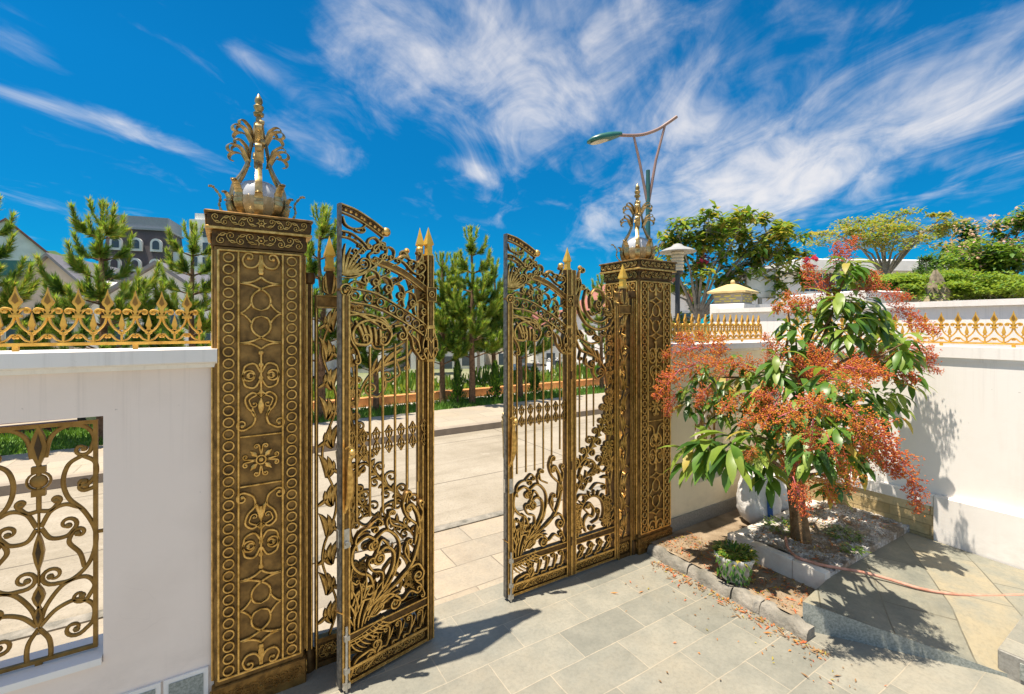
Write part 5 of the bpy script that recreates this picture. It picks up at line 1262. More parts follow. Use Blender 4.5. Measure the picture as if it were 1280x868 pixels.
# ================================================================== PINES
def pine(seed, H, label, loc, rz):
    g = random.Random(seed); t = thing('pine_tree', label, 'tree', loc, rz, 'young pines on the verge')
    mb = MB(); lean = [Vector((.05 * math.sin(k * 1.3 + seed) * k / 8, .05 * math.cos(k * 1.1 + seed) * k / 8, H * k / 8)) for k in range(9)]
    mb.tube(lean, [.085 - .066 * k / 8 for k in range(9)], 9)
    def ax(z): k = max(0, min(7.999, z / H * 8)); j = int(k); return lean[j].lerp(lean[j + 1], k - j)
    nd = MB()
    def brush(P, n, l, m0):
        for i in range(n):
            f = (i + g.random()) / n; k = f * (len(P) - 1); j = min(len(P) - 2, int(k)); b = P[j].lerp(P[j + 1], k - j); t_ = (P[j + 1] - P[j]).normalized()
            r = rdir(g); r = (r - t_ * r.dot(t_))
            if r.length < .05: continue
            r.normalize(); d = (t_ * (.75 + .6 * f) + r * .8).normalized(); L = l * g.uniform(.75, 1.15); sd = d.cross(r).normalized() if d.cross(r).length > .05 else r
            wv = sd * .0095; e = b + d * L + Vector((0, 0, -.02 * L))
            nd.add([tuple(b - wv), tuple(b + wv), tuple(e)], [(0, 1, 2)], m0 if g.random() < .75 else (m0 + 1) % 3)
    z = H * .27; k = 0
    while z < H * .93:
        f = (z / H); Lb = (1.25 * (1 - f) + .22) * H / 4.0
        nb = 5 if f < .7 else 4
        for i in range(nb):
            a = i * 2 * math.pi / nb + k * .7 + g.uniform(-.25, .25); l = Lb * g.uniform(.65, 1.15)
            if g.random() < .05: continue
            d = Vector((math.cos(a), math.sin(a), 0)); b = ax(z)
            P = [b, b + d * l * .35 + Vector((0, 0, l * .12)), b + d * l * .7 + Vector((0, 0, l * .30)), b + d * l * .92 + Vector((0, 0, l * .62))]
            mb.tube(P, [.018, .013, .010, .006], 5)
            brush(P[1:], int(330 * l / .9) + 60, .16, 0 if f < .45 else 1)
            for s_ in (1, -1, 1, -1)[: 2 + (l > .6) * 2]:
                q = g.uniform(.35, .75); bb = P[1].lerp(P[2], q); dd_ = (d + Vector((-d.y, d.x, 0)) * s_ * g.uniform(.6, 1.0) + Vector((0, 0, .55))).normalized(); ls = l * g.uniform(.35, .5)
                Q = [bb, bb + dd_ * ls * .5, bb + dd_ * ls * .8 + Vector((0, 0, ls * .35))]; mb.tube(Q, [.008, .006, .004], 4); brush(Q, int(220 * ls / .4) + 40, .15, g.choice((0, 1, 1)))
            brush([P[3], P[3] + Vector((d.x * .05, d.y * .05, .22))], 110, .14, 1)
        z += H * g.uniform(.085, .115); k += 1
    T = lean[8]
    brush([ax(H * .8), T, T + Vector((0, 0, .12))], 220, .13, 1)
    for i in range(5):
        a = i * 1.256; b = ax(H * .93); brush([b, b + Vector((math.cos(a) * .14, math.sin(a) * .14, .22)), b + Vector((math.cos(a) * .17, math.sin(a) * .17, .40))], 90, .12, 1)
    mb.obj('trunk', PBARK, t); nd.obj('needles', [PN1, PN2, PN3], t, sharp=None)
    return t
protos = [pine(1, 4.1, 'young pine with a clear trunk seen through the open gate', (0, 0, 0), 0), pine(5, 3.9, 'x', (0, 0, 0), 0), pine(9, 4.0, 'x', (0, 0, 0), 0)]
spots = [ # pixel column, world y, prototype, label, scale
 (590, 9.6, 0, None, .98), (128, 9.7, 1, 'tall young pine before the dark mansard hotel left of the large pillar', .95),
 (-26, 9.6, 0, 'pine cut by the edge of the view before the red roofed house', .88), (240, 9.8, 2, 'pine just left of the large pillar', .88), (402, 9.7, 2, 'pine rising behind the folded gate leaf and the large pillar', 1.02),
 (553, 10.0, 2, 'pine close beside the folded gate leaf post', .86), (617, 11.6, 2, 'pine behind the flower bed beside the lock edge of the shut gate leaf', .92), (571, 12.2, 1, 'pine behind the flower bed left of the clear trunked pine', .98), (470, 9.9, 1, 'pine hidden behind the folded gate leaf', .8), (650, 9.7, 0, 'pine behind the bars of the shut gate leaf', .90), (752, 9.8, 2, 'pine behind the shut gate leaf near the right pillar', .80)]
usedp = set()
for i, (u, Y, pi, lab, s_) in enumerate(spots):
    p = pY(u, 408, Y)
    if pi not in usedp: o = protos[pi]; usedp.add(pi); o.location = (p.x, Y, .06); o.rotation_euler.z = i * 1.3; o.scale = (s_,) * 3; o['label'] = lab or o['label']
    else: dup(protos[pi], (p.x, Y, .06), i * 1.3, lab, s_)
# small clipped conifers
def cypress(label, x, y, h, seed):
    g = random.Random(seed); t = thing('cypress_shrub', label, 'shrub', (x, y, .06), 0, 'small cypress shrubs on the verge'); mb = MB()
    for i in range(900):
        f = g.random() ** .8; r = .30 * h * (1 - f) ** .75 * (.4 + .6 * g.random()) * (.75 + .25 * math.sin(f * 17)); a = g.uniform(0, 6.28)
        leaf(mb, Vector((r * math.cos(a), r * math.sin(a), .05 + h * f * .95)), Vector((math.cos(a) * .55, math.sin(a) * .55, 1)), Vector((math.cos(a), math.sin(a), 0)), g.uniform(.06, .12), .035, -.1, g.choice((0, 0, 1, 2)), 2)
    mb.obj('foliage', [LG1, LG2, PN2], t, sharp=None); mb = MB(); mb.tube([(0, 0, -.02), (0, 0, h * .8)], [.025, .008], 6); mb.obj('stem', PBARK, t)
for u, lab, h, sd in ((572, 'small cone shaped cypress left of the pine trunk in the gateway', .95, 5), (619, 'small cone shaped cypress beside the lock edge of the shut gate leaf', .92, 6), (668, 'small dark cypress behind the bars of the shut gate leaf', .8, 7)):
    p = pY(u, 408, 9.75); cypress(lab, p.x, 9.75, h, sd)

# ================================================================== LEAFY TREES
def leafy(name, label, loc, H, blobs, nl, ls, mats, weights, seed, trunk_r=.1, bark=None, droop=.6, flowers=None, group=None, cat='tree', wood=True, lw=.42):
    g = random.Random(seed); t = thing(name, label, cat, loc, 0, group)
    mb = MB(); fol = MB(); fl = MB()
    top = Vector((0, 0, H)); base = Vector((0, 0, -.05))
    if wood: mb.tube([base, Vector((.02, .01, H * .5)), top], [trunk_r, trunk_r * .8, trunk_r * .62], 9)
    for (bx, by, bz, rx, ry, rz, wt) in blobs:
        c = Vector((bx, by, bz)); m1 = top.lerp(c, .5) + Vector((g.uniform(-.1, .1), g.uniform(-.1, .1), -.08)) * rx
        if wood: mb.tube([top - Vector((0, 0, H * .12)), m1, c], [trunk_r * .5, trunk_r * .34, trunk_r * .16], 6)
        nc = max(3, int(wt * 9))
        for k in range(nc):
            d = rdir(g, -.7, 1); q = c + Vector((d.x * rx, d.y * ry, d.z * rz)) * g.uniform(.55, 1.0)
            if wood: mb.tube([c, c.lerp(q, .6) + Vector((0, 0, .03 * rx)), q], [trunk_r * .15, trunk_r * .1, trunk_r * .05], 4, 0, False)
            for i in range(int(nl * wt / nc)):
                o = rdir(g) * g.random() ** .5 * .45; b = q + Vector((o.x * rx, o.y * ry, o.z * rz * .8))
                d2 = rdir(g, -.4, .8)
                leaf(fol, b, d2, Vector((0, 0, 1)), ls * g.uniform(.6, 1.2), ls * lw * g.uniform(.8, 1.2), droop * g.uniform(.4, 1.5), g.choices(range(len(mats)), weights)[0], 2)
            if flowers and g.random() < flowers[1]:
                for i in range(30):
                    b = c + Vector((d.x * rx, d.y * ry, abs(d.z) * rz)) * 1.12 + rdir(g) * .25 * rx; leaf(fl, b, rdir(g, 0, 1), Vector((0, 0, 1)), flowers[2], flowers[2] * .8, .3, 0, 2)
    if wood: mb.obj('trunk', bark or BARKG, t)
    fol.obj('crown', mats, t, sharp=None)
    if flowers: fl.obj('blossom', [flowers[0]], t, sharp=None)
    return t
def blobs_at(loc, L, k=1.0, dv=0):
    out = []
    for (u, v, D, r, wt) in L:
        p = pD(u, v + dv, D) - Vector(loc); out.append((p.x, p.y, p.z, r, r, r * k, wt))
    return out
b = pG(905, 520, 0); lc = Vector((6.3, 4.5, 0)); lc = pY(872, 408, 5.2); lc.z = 0
leafy('broadleaf_tree', 'broad green and yellow leaved tree behind the right gate pillar and garden lamp', lc, 2.3,
      blobs_at(lc, [(826, 292, 8.4, .34, .7), (848, 278, 8.1, .36, .8), (872, 290, 8.3, .40, .9), (884, 272, 8.0, .36, .9), (908, 284, 8.2, .40, 1), (925, 270, 8.0, .34, .8), (942, 288, 8.3, .40, .9), (958, 276, 8.0, .32, .7), (975, 296, 8.1, .36, .7), (992, 282, 8.3, .30, .5), (1000, 304, 8.2, .26, .4), (985, 326, 8.2, .34, .6), (955, 318, 8.0, .38, .8), (925, 315, 8.2, .40, .9), (892, 312, 8.0, .38, .8), (862, 318, 8.5, .38, .7), (838, 322, 8.6, .36, .7), (905, 342, 8.4, .34, .5), (936, 344, 8.2, .3, .5), (868, 350, 8.8, .34, .5), (842, 352, 8.9, .3, .4), (965, 346, 8.3, .3, .5), (850, 392, 8.9, .34, .5), (885, 378, 8.9, .3, .4)], 1.0, 16),
      270, .19, [LG2, LG3, LG1, LG4], (.26, .52, .04, .18), 51, .06, BARKG, .7, (FLM, .02, .10))
lc = pD(1107, 408, 13.0); lc.z = -.05; HUB = 3.8
leafy('umbrella_tree', 'flat topped yellow green tree on a forked trunk before the long white building', lc, HUB,
      [q[:5] + (q[3] * .30, q[6]) for q in blobs_at(lc, [(1060, 302, 13, 1.0, 1), (1090, 290, 13.2, 1.0, 1.2), (1120, 298, 12.8, 1.0, 1.2), (1150, 290, 13, .8, 1), (1172, 282, 13, .55, .6), (1184, 268, 13, .35, .35), (1045, 292, 13, .6, .6), (1110, 278, 13.4, .8, .8), (1080, 280, 13.6, .8, .7), (1140, 305, 12.4, .8, .8)])],
      620, .13, [LG3, LG4, LG2], (.46, .40, .14), 52, .08, BARKG, .4)
lc = pD(1240, 408, 11.0); lc.z = -.05
leafy('flowering_tree', 'grey green tree with pale pink blossom beyond the white wall', lc, 3.0,
      blobs_at(lc, [(1215, 300, 11, .7, 1), (1250, 285, 11, .8, 1.1), (1285, 300, 10.6, .9, 1.1), (1230, 330, 11, .7, 1), (1262, 325, 10.8, .7, 1), (1208, 340, 11.2, .5, .7), (1290, 335, 10.6, .8, .8), (1275, 265, 11, .5, .6)], 1.0, 22),
      900, .18, [LG2, PN2, LG1, LG3], (.4, .3, .12, .18), 53, .10, BARKG, .6, (FLP, .6, .075))
lc = pD(1185, 408, 17.0); lc.z = -.05
leafy('round_tree', 'rounded olive green tree between the rockery and the pink blossom', lc, 2.8, blobs_at(lc, [(1195, 330, 17, 1.0, 1), (1190, 295, 17, .6, .6), (1205, 305, 17, .5, .5), (1180, 345, 17, .8, .9)]), 900, .2, [LG2, PN1, LG1], (.4, .4, .2), 54, .12)
lc = pD(1158, 408, 16.0); lc.z = -.05
g = random.Random(1)
leafy('small_conifer', 'small dark conifer in front of the end of the long white building', lc, 2.2, blobs_at(lc, [(1158, 350, 16, .45, .6), (1158, 338, 16, .35, .5), (1158, 326, 16, .2, .35)]), 700, .16, [PN1, LG1], (.6, .4), 55, .08, None, .2, lw=.25)
for u, v, D, lab, sd in ((1135, 352, 10, 'bright lime hedge bush left of the rockery', 56), (1205, 358, 9, 'bright lime hedge bush right of the rockery', 57), (1248, 362, 8.6, 'bright lime hedge bush under the pink blossomed tree', 58)):
    lc = pD(u, 408, D); lc.z = 0
    leafy('hedge_bush', lab, lc, .5, [(0, 0, 1.2, .9, .9, 1.2, 1)] + [q[:3] + (.8, .8, .22, q[6]) for q in blobs_at(lc, [(u - 25, v, D, 1, .9), (u, v - 2, D, 1, 1), (u + 25, v, D, 1, .9), (u - 10, v + 6, D - .3, 1, .8), (u + 14, v + 8, D - .3, 1, .8)])], 1500, .09, [LG3, LG2, PN2], (.6, .15, .25), sd, .04, None, .4, None, 'lime hedge bushes beyond the white wall', 'bush', True, .5)

# ================================================================== THINGS BEYOND THE SIDE WALL
nw = thing('neighbour_wall', 'tall white neighbouring wall seen above the railing on the right', 'wall', (0, 0, 0))
mb = MB(); mb.box(6.3, 6.5, -2.5, 4.3, 0, 2.10); mb.obj('wall_body', WHITE2, nw); mb = MB(); mb.box(6.26, 6.54, -2.5, 4.3, 2.1005, 2.16); mb.obj('coping', WHITE2, nw)
p = pD(916, 408, 7.2)
gp = thing('gate_post', 'white neighbouring gate post with yellow pyramid roof and striped frieze', 'post', (p.x, p.y, 0), R(12))
mb = MB(); mb.bbox(-.32, .32, -.32, .32, 0, 2.28, .01); mb.obj('shaft', WHITE2, gp)
mb = MB(); mb.bbox(-.27, .27, -.27, .27, 2.281, 2.45, .01); s_ = mb.obj('frieze', GRYST, gp)
mb = MB()
for k in range(4):
    q = MB()
    for (x, z) in ((-.18, 2.31), (.0, 2.31), (.17, 2.31), (-.09, 2.35), (.09, 2.35), (-.19, 2.39), (.0, 2.39), (.19, 2.39)): q.box(x - .06, x + .06, -.004, .006, z, z + .022)
    add_rot(mb, q, k, .273)
mb.obj('stripe', STRIPE, s_)
mb = MB(); mb.add([(-.36, -.36, 2.451), (.36, -.36, 2.451), (.36, .36, 2.451), (-.36, .36, 2.451), (-.36, -.36, 2.48), (.36, -.36, 2.48), (.36, .36, 2.48), (-.36, .36, 2.48), (-.08, -.08, 2.60), (.08, -.08, 2.60), (.08, .08, 2.60), (-.08, .08, 2.60)],
   [(3, 2, 1, 0), (0, 1, 5, 4), (1, 2, 6, 5), (2, 3, 7, 6), (3, 0, 4, 7), (4, 5, 9, 8), (5, 6, 10, 9), (6, 7, 11, 10), (7, 4, 8, 11), (8, 9, 10, 11)])
mb.ball((0, 0, 2.63), .045, 0, 10); mb.obj('roof', YROOF, gp); gp.scale = (.80, .80, .985)
p = pD(967, 408, 7.4)
mb = MB(); mb.box(-.42, .42, -.15, .15, 0, 2.25); nb = thing('garden_wall', 'white wall stub below the white board behind the tree', 'wall', (p.x, p.y, 0), R(-30)); mb.obj('wall_body', WHITE2, nb)
p = pD(950, 408, 8.2)
sb = thing('white_board', 'tilted white metal board on a post behind the blossoming tree', 'board', (p.x, p.y, 0), R(-24))
mb = MB(); mb.box(-.27, .27, -.02, .02, 2.42, 2.92); mb.obj('panel', CARW, sb)
mb = MB()
for (a, b_, c, d_) in ((-.29, -.27, 2.40, 2.94), (.27, .29, 2.40, 2.94)): mb.box(a - .0, b_, -.028, .028, c, d_)
mb.box(-.2695, .2695, -.028, .028, 2.40, 2.4195); mb.box(-.2695, .2695, -.028, .028, 2.9205, 2.94); mb.obj('frame', ZINC, sb); mb = MB(); mb.box(-.03, .03, -.02, .02, 0, 2.399); mb.obj('post', ZINC, sb)
p = pD(1095, 408, 10.0)
fs = thing('flat_roof_hut', 'low white flat roofed hut beyond the neighbouring wall', 'hut', (p.x, p.y, 0), R(-14))
mb = MB(); mb.box(-1.1, 1.0, -.5, .8, 0, 2.30); mb.obj('wall', FARB, fs); mb = MB(); mb.bbox(-1.5, 1.05, -.8, 1.1, 2.301, 2.60, .02); mb.obj('roof_slab', WHITE2, fs)
p = pD(1170, 408, 8.6); g = random.Random(8); mb = MB(); V = []; n = 14
for j in range(14):
    f = j / 13
    for i in range(n):
        a = 6.283 * i / n; r = (.48 * (1 - f) ** .8 * (1 if f < .55 else .7) + .03) * (1 + .35 * g.uniform(-1, 1)); V.append((r * math.cos(a), r * math.sin(a), 1.5 + 1.45 * f + g.uniform(-.04, .04)))
mb.add(V, [(j * n + i, j * n + (i + 1) % n, (j + 1) * n + (i + 1) % n, (j + 1) * n + i) for j in range(13) for i in range(n)] + [tuple(13 * n + i for i in range(n))])
mb.lathe([(.5, 0), (.5, 1.48)], n=10)
ro = mb.obj('rockery', ROCK, None, (p.x, p.y, 0), sharp=10); tag(ro, 'dark pointed rockery stone rising above the neighbouring white wall', 'rockery')
# long white building
p = pD(1105, 408, 42)
lb = thing('long_building', 'long white flat roofed building with a ribbon of windows', 'building', (p.x, p.y, -1), R(-28))
mb = MB(); mb.box(-8, 9.5, 0, 8, 0, 7.9); mb.obj('wall', FARW, lb)
mb = MB(); mb.bbox(-9, 10, -1.2, 9, 7.901, 8.9, .1); mb.obj('roof', FARW, lb)
for k in range(14):
    mb = MB(); x = -7.8 + 1.22 * k; mb.box(x, x + 1.1, -.06, -.005, 6.1, 7.7, 0); wo = mb.obj('window', GLASS, lb)
    mb = MB(); mb.box(x + .52, x + .58, -.10, -.062, 6.1, 7.7); mb.obj('mullion', FARW, wo)
mb = MB(); mb.box(-8.2, 9.7, -1.0, -.0005, 5.2, 6.0); mb.obj('balcony_band', FARW, lb)

# ================================================================== LAMPS ON THE STREET
p = pD(810, 408, 11.0); D_ = 11.0
t = thing('street_lamp', 'tall teal street lamp with V struts and curved pinkish arm', 'street lamp', (p.x, p.y, 0))
pl = lambda u, v: pD(u, v, D_) - Vector((p.x, p.y, 0))
mb = MB(); mb.tube([(0, 0, 0), (0, 0, .3)], .16, 14); mb.tube([(0, 0, .3), (0, 0, 3.5), pl(810, 213)], [.075, .062, .048], 12); mb.obj('pole', TEAL, t)
for P in ([pl(809, 252), pl(800, 205), pl(792, 169)], [pl(811, 252), pl(820, 200), pl(831, 158)]):
    mb = MB(); mb.tube(P, [.036, .032, .028], 10); mb.obj('strut', ARMW, t)
P = cr([(q.x, q.y) for q in [pl(772, 169), pl(790, 169.5), pl(805, 168), pl(822, 162), pl(836, 153), pl(846, 146)]], 5); Z = cr([(q.z, 0) for q in [pl(772, 169), pl(790, 169.5), pl(805, 168), pl(822, 162), pl(836, 153), pl(846, 146)]], 5)
mb = MB(); mb.tube([(a[0], a[1], b_[0]) for a, b_ in zip(P, Z)], .038, 12); mb.obj('arm', ARMW, t)
c0 = pl(777, 168); c1 = pl(734, 178); ax = (c1 - c0); Lh = ax.length; ax.normalize(); sd = ax.cross(Vector((0, 0, 1))).normalized(); up = sd.cross(ax)
mb = MB(); V = []; prof = [(0, .07, .06), (.12, .10, .085), (.3, .15, .11), (.6, .19, .12), (.85, .17, .09), (1.0, .06, .03)]; n = 16
for f, wv, hv in prof:
    for i in range(n):
        a = 6.283 * i / n; z_ = math.sin(a); z_ = max(z_, -.45); q = c0 + ax * (Lh * f) + sd * wv * math.cos(a) + up * hv * z_; V.append(tuple(q))
mb.add(V, [(j * n + i, j * n + (i + 1) % n, (j + 1) * n + (i + 1) % n, (j + 1) * n + i) for j in range(5) for i in range(n)] + [tuple(range(n)), tuple(5 * n + i for i in range(n))])
hd = mb.obj('lamp_head', TEALH, t)
mb = MB(); V = [tuple(c0 + ax * (Lh * (.66 + .26 * math.cos(6.283 * i / 16))) + sd * .13 * math.sin(6.283 * i / 16) - up * z_) for z_ in (.050, .064) for i in range(16)]
mb.add(V, [(i, (i + 1) % 16, 16 + (i + 1) % 16, 16 + i) for i in range(16)] + [tuple(range(16, 32))]); mb.obj('lens', LENS, hd)
p = pD(847, 408, 6.6)
t = thing('garden_lamp', 'garden lamp with wide disc shade over a ribbed glass cylinder', 'garden lamp', (p.x, p.y, 0))
zt = 1.9 + (408 - 306) / F * 6.6
mb = MB(); mb.tube([(0, 0, 0), (0, 0, zt - .42)], [.045, .032], 12); mb.lathe([(.07, zt - .43), (.085, zt - .40), (.075, zt - .385)], n=16); mb.obj('post', DARKP, t)
mb = MB(); mb.lathe([(.078 + .016 * (k % 2), zt - .384 + .024 * k) for k in range(13)], n=20); mb.obj('lantern_glass', LENS, t, sharp=20)
mb = MB(); mb.lathe([(.10, zt - .10), (.255, zt - .115), (.26, zt - .105), (.19, zt - .065), (.09, zt - .03), (.06, zt + .0), (.02, zt + .015)], n=28); mb.obj('lamp_shade', ZINC, t)

# ================================================================== VEHICLES
def car(label, loc, rz, paint, group=None):
    t = thing('parked_car', label, 'car', loc, rz)
    prof = [(-2.1, .28), (-2.15, .55), (-2.05, .78), (-1.2, .92), (-.65, 1.38), (.75, 1.42), (1.45, 1.0), (2.0, .93), (2.12, .6), (2.08, .28)]
    mb = MB(); V = []; n = len(prof)
    for y, k in ((-.82, 1), (-.86, 0), (.86, 0), (.82, 1)):
        for x, z in prof:
            ins = .16 if z > 1.1 else 0
            V.append((x * (.985 if k else 1), y - math.copysign(ins, y), z if not k else z * .99 + .01))
    Fs = [(r * n + i, r * n + (i + 1) % n, (r + 1) * n + (i + 1) % n, (r + 1) * n + i) for r in range(3) for i in range(n)] + [tuple(range(n - 1, -1, -1)), tuple(3 * n + i for i in range(n))]
    mb.add(V, Fs); mb.obj('body', paint, t, sharp=30)
    for sg in (1, -1):
        for pts in ([(-1.08, .95), (-.62, 1.31), (-.02, 1.34), (-.02, .95)], [(.04, .95), (.04, 1.34), (.70, 1.35), (1.25, .98)]):
            mb = MB(); V = [(x, sg * (.868 - (.16 if z > 1.1 else 0)), z) for x, z in pts] + [(x, sg * (.84 - (.16 if z > 1.1 else 0)), z) for x, z in pts]; mb.add(V, [(0, 1, 2, 3), (4, 7, 6, 5), (0, 4, 5, 1), (1, 5, 6, 2), (2, 6, 7, 3), (3, 7, 4, 0)]); mb.obj('window', GLASS, t)
    for x0, x1, z0, z1 in ((-1.17, -.68, .96, 1.35), (.80, 1.42, 1.37, 1.03)):
        mb = MB(); a = -.012 if x0 < 0 else .012; mb.add([(x0 + a, -.72, z0 + .01), (x1 + a, -.64, z1 + .01), (x1 + a, .64, z1 + .01), (x0 + a, .72, z0 + .01)], [(0, 1, 2, 3)]); mb.obj('windscreen', GLASS, t)
    for x in (-1.32, 1.30):
        for sg in (1, -1):
            q = MB(); q.lathe([(.22, -.09), (.30, -.10), (.325, -.07), (.325, .07), (.30, .10), (.22, .09)], n=24); V = [(a, c, -b_) for a, b_, c in q.v]; V = [(a + x, c + sg * .80, b_ + .325) for a, c, b_ in V]
            w_ = MB(); w_.add(V, q.f); wo = w_.obj('wheel', RUB, t)
            q = MB(); q.lathe([(.02, -.105), (.21, -.09), (.21, .09), (.02, .105)], n=20); r_ = MB(); r_.add([(a + x, -c + sg * .80, b_ + .325) if False else (a + x, c + sg * .80, b_ + .325) for a, b_, c in q.v], q.f); r_.obj('rim', STEEL, wo)
    for x, m in ((-2.13, SWHITE), (2.10, CARR)):
        for sg in (1, -1): mb = MB(); mb.bbox(x - .04, x + .04, sg * .62 - .16, sg * .62 + .16, .62, .76, .01); mb.obj('headlight' if x < 0 else 'tail_light', m, t)
    return t
X = pD(655, 408, 38)
car('dark hatchback parked far beyond the pine in the gateway', (X.x, X.y, terrain(X.x, X.y)), R(8), CARD)
X = pY(16, 408, 12.0)
car('red car parked beyond the verge seen over the top of the window grille', (X.x, 12.0, terrain(X.x, 12.0)), R(4), CARR)
def motorbike(label, loc, rz, paint):
    t = thing('motorbike', label, 'motorbike', loc, rz, 'motorbikes parked beyond the flower bed')
    for x in (-.62, .62):
        mb = MB(); mb.tube([(x + .24 * math.cos(a), 0, .28 + .24 * math.sin(a)) for a in [6.283 * i / 20 for i in range(21)]], .045, 8); wo = mb.obj('wheel', RUB, t)
        mb = MB(); mb.tube([(x, -.04, .28), (x, .04, .28)], .06, 10)
        for k in range(5): a = k * 1.257; mb.tube([(x, 0, .28), (x + .21 * math.cos(a), 0, .28 + .21 * math.sin(a))], .012, 5)
        mb.obj('rim', STEEL, wo)
    mb = MB(); mb.prism([(-.55, .50), (-.50, .72), (-.1, .62), (.15, .40), (.42, .38), (.52, .86), (.60, .86), (.56, .30), (.1, .24), (-.35, .30)], -.11, .11); mb.obj('body', paint, t)
    mb = MB(); mb.prism([(-.66, .74), (-.62, .82), (-.2, .79), (.02, .74), (.02, .68), (-.3, .70)], -.13, .13); mb.obj('seat', RUB, t)
    mb = MB(); mb.tube([(.42, -.32, 1.02), (.48, -.15, 1.0), (.50, 0, .96), (.48, .15, 1.0), (.42, .32, 1.02)], .018, 8); mb.obj('handlebar', DARKP, t)
    mb = MB(); mb.ball((.60, 0, .92), .09, 0, 10); mb.obj('headlight', SWHITE, t)
    return t
for u, D, lab, m, rz in ((680, 21, 'white scooter behind the bars of the shut gate leaf', CARW, .5), (698, 22, 'dark motorbike beside the white scooter beyond the flower bed', DARKP, 1.0), (662, 23, 'red and black motorbike partly behind the bars of the shut leaf', CARR, .2)):
    X = pD(u, 408, D); motorbike(lab, (X.x, X.y, terrain(X.x, X.y)), rz, m)

# ================================================================== HOUSES
def house(label, u, D, zb, w_, d_, h, rh, rz, wall, roof, wins=(), over=.4, arch=False, name='house'):
    p = pD(u, 408, D); t = thing(name, label, 'house', (p.x, p.y, zb), rz)
    mb = MB(); a = w_ / 2
    mb.prism([(-a, 0), (a, 0), (a, h), (0, h + rh), (-a, h)], 0, d_); mb.obj('wall', wall, t)
    mb = MB(); k = rh / a; e = a + over
    zt = lambda x: h + rh - abs(x) * k
    P = [(-e, zt(e) + .02), (0, h + rh + .02), (e, zt(e) + .02), (e, zt(e) + .24), (0, h + rh + .26), (-e, zt(e) + .24)]
    mb.prism(P, -over, d_ + over); mb.obj('roof', roof, t)
    for (x, z, ww, hh) in wins:
        mb = MB(); mb.box(x - ww / 2 - .1, x + ww / 2 + .1, -.08, -.005, z - .1, z + hh + .1); f = mb.obj('window', FARW, t)
        mb = MB(); P = [(x - ww / 2, z), (x + ww / 2, z), (x + ww / 2, z + hh)] + ([(x + ww / 2 * math.cos(k_ * .314), z + hh + ww * .4 * math.sin(k_ * .314)) for k_ in range(1, 10)] if arch else []) + [(x - ww / 2, z + hh)]
        mb.prism(P, -.12, -.082); mb.obj('pane', GLASS, f)
    return t
VD = A - R(90)     # facing the courtyard
house('white gabled house with red roof at the far left edge', 6, 52, -3, 6.6, 10, 13.7, 3.3, VD + R(54), FARW, ROOFR, ((0, 13.6, .5, .5), (-1.5, 8.5, 1.2, 1.5)))
house('pinkish house with grey slate roof behind the left railing', 62, 34, -3, 7.0, 9, 6.5, 3.6, VD + R(16), FARP, ROOFS, ((1.6, 3.6, 1.0, 1.5), (-2, 3.4, 1.0, 1.5)))
p = pD(40, 408, 38); t = thing('green_roof_hall', 'low hall with curved dark green roof behind the pinkish house', 'building', (p.x, p.y, -3), VD + R(18))
mb = MB(); mb.box(-7, 6, 0, 8, 0, 9.0); mb.obj('wall', FARW, t)
mb = MB(); pr = [(-8 + 15.5 * k / 12, 9.1 + 1.15 * math.sin(math.pi * k / 12)) for k in range(13)]; mb.prism(pr + [(7.5, 9.02), (-8, 9.02)], -1, 9); mb.obj('roof', ROOFG, t)
house('white gabled house with arched window beside the large pillar', 197, 27, -2.5, 7.2, 8, 5.4, 2.6, VD + R(14), FARW, ROOFS, ((0.4, 3.0, 1.5, 1.6), (-2.2, 3.2, .8, 1.4), (2.4, 3.2, .8, 1.4)), .35, True)
house('cream low house between the pines on the left', 130, 30, -3, 8, 7, 5.6, 2.0, VD - R(25), FARB, FARW, ((-2, 3.2, 1.2, 1.4), (1.5, 3.2, 1.2, 1.4), (0, 5.9, .8, .6)))
# hotel with a mansard roof
p = pD(170, 408, 72); t = thing('mansard_hotel', 'tall hotel with dark mansard roof and white arched dormers', 'hotel', (p.x, p.y, -4), VD + R(20))
mb = MB(); mb.box(-4.8, 4.8, 0, 9, 0, 14); mb.obj('wall', FARW, t)
mb = MB(); mb.add([(-5, -.2, 14.01), (5, -.2, 14.01), (5, 9.2, 14.01), (-5, 9.2, 14.01), (-4.4, .9, 22), (4.4, .9, 22), (4.4, 8.2, 22), (-4.4, 8.2, 22)], [(3, 2, 1, 0), (4, 5, 6, 7), (0, 1, 5, 4), (1, 2, 6, 5), (2, 3, 7, 6), (3, 0, 4, 7)]); mb.obj('roof', MANS, t)
mb = MB(); mb.box(-4.7, 4.7, .5, 8.4, 22.01, 22.35); mb.box(-4.5, 4.5, .8, 8.0, 22.36, 24.2); mb.obj('parapet', flat('parapet_paint', (.30, .32, .36), .7), t)
t.scale = (.9, .9, .97)
for zz_ in (15.0, 18.4):
    for x in (-2.9, 0, 2.9):
        yy = -.2 + (zz_ - 14) / 8 * 1.1
        mb = MB(); P = [(x - .85, zz_), (x + .85, zz_), (x + .85, zz_ + 1.3)] + [(x + .85 * math.cos(k * .314), zz_ + 1.3 + .85 * math.sin(k * .314)) for k in range(1, 10)] + [(x - .85, zz_ + 1.3)]
        mb.prism(P, yy - .5, yy + 1.6); f = mb.obj('dormer', FARW, t)
        mb = MB(); P = [(x - .5, zz_ + .35), (x + .5, zz_ + .35), (x + .5, zz_ + 1.3)] + [(x + .5 * math.cos(k * .314), zz_ + 1.3 + .5 * math.sin(k * .314)) for k in range(1, 10)] + [(x - .5, zz_ + 1.3)]
        mb.prism(P, yy - .56, yy - .503); mb.obj('pane', GLASS, f)
p = pD(250, 408, 75); t = thing('white_block', 'distant white apartment block rising just left of the large pillar', 'building', (p.x, p.y, -3), VD + R(10))
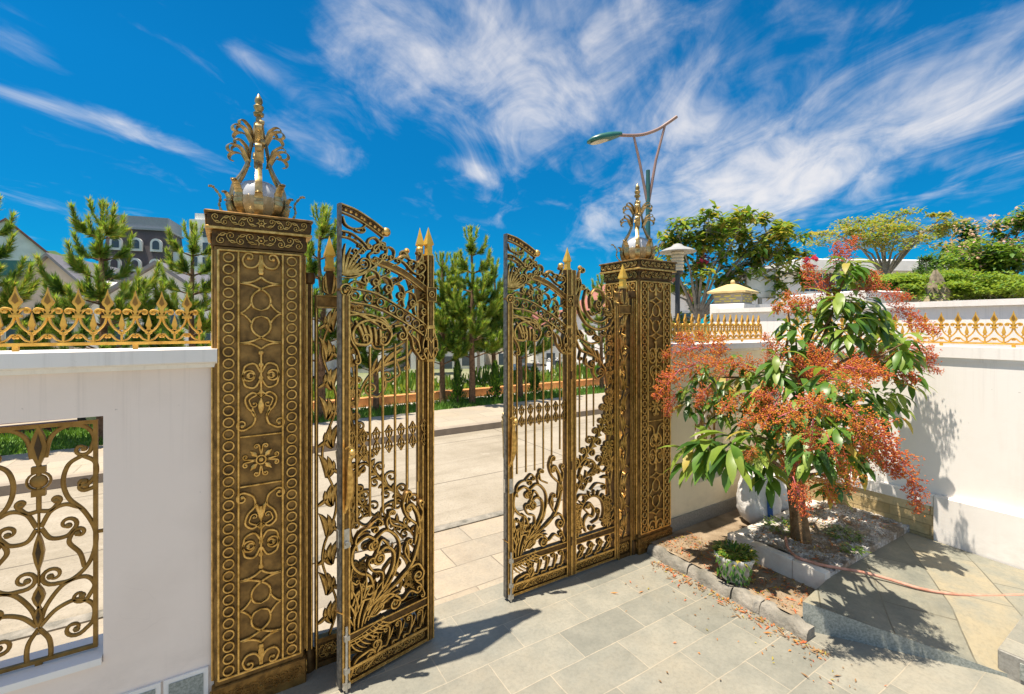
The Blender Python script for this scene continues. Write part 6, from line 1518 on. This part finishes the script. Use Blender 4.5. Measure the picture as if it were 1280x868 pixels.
mb = MB(); mb.box(-1.6, 1.8, 0, 5, 0, 22.5); mb.box(-4, -1.601, 0, 5, 0, 17); mb.obj('wall', FARW, t); mb = MB(); mb.box(-1.0, .9, .5, 3, 22.501, 23.6); mb.obj('roof_box', FARW, t)
for k in range(5):
    for x in (-.8, .8): mb = MB(); mb.box(x - .4, x + .4, -.06, -.005, 10 + 2.4 * k, 11.5 + 2.4 * k); mb.obj('window', GLASS, t)
# houses far through the gate
for u, D, zb, w_, h, rh, rz, wl_, rf, lab in ((560, 56, -4.2, 9, 5.2, 2.4, .2, FARW, ROOFS, 'pale house beyond the lower road left of the gateway pine'), (628, 62, -4.2, 11, 6.6, 3, -.3, FARB, ROOFR, 'beige house with red roof behind the gateway pine'), (715, 58, -4.2, 10, 5.5, 2.6, .15, FARW, ROOFR, 'white house behind the shut gate leaf'),
        (500, 60, -4, 10, 5.4, 2.5, .4, FARB, ROOFS, 'beige house behind the folded gate leaf'), (430, 52, -4, 9, 6, 2.4, -.1, FARW, ROOFS, 'white house behind the openwork column and large pillar'), (838, 34, -2, 6, 5.2, 2.2, .5, FARW, ROOFR, 'small white house between the right pillar and the broad tree'), (330, 44, -3, 9, 7.5, 2.5, .1, FARW, ROOFS, 'white house hidden behind the large pillar')):
    house(lab, u, D, zb, w_, 8, h, rh, VD + rz, wl_, rf, ((-w_ * .28, 1.2, 1.1, 1.5), (w_ * .25, 1.2, 1.1, 1.5), (-w_ * .28, 3.6, 1.1, 1.3), (w_ * .25, 3.6, 1.1, 1.3), (0, .2, 1.0, 2.2)))
for u, D, H, sd, lab in ((535, 50, 5.5, 61, 'dark tree left of the pale house beyond the lower road'), (598, 46, 5.0, 62, 'dark tree before the beige house with the red roof'), (735, 44, 5.5, 63, 'bushy tree before the white house behind the shut leaf'), (690, 60, 7, 64, 'tall tree between the houses behind the shut leaf'), (92, 60, 15, 65, 'bare topped tall tree on the hill behind the left pines')):
    lc = pD(u, 408, D); lc.z = terrain(lc.x, lc.y); r = H * .28
    leafy('far_tree', lab, lc, H * .6, [(0, 0, H * .8, r, r, r * .8, 1), (r * .7, 0, H * .65, r * .8, r * .8, r * .6, .8), (-r * .7, .2, H * .68, r * .8, r * .8, r * .6, .8)], 900, H * .07, [LG1, LG2, PN1], (.4, .35, .25), sd, .2, None, .5, None, 'trees far beyond the lower road')
# wooded hill on the skyline at the left
g = random.Random(15); p = pD(40, 408, 150); mb = MB(); V = []; nn2 = 60
for j in range(13):
    for i in range(nn2 + 1):
        x = -75 + 150 * i / nn2; y = -30 + 60 * j / 12; V.append((x, y, max(-8, 30 * math.exp(-(x / 45) ** 2 - (y / 22) ** 2) - 3 + 1.2 * g.uniform(-1, 1))))
mb.add(V, [(j * (nn2 + 1) + i, j * (nn2 + 1) + i + 1, (j + 1) * (nn2 + 1) + i + 1, (j + 1) * (nn2 + 1) + i) for j in range(12) for i in range(nn2)])
struct(mb.obj('hill', HILLG, None, (p.x, p.y, 0), (0, 0, VD), sharp=None))
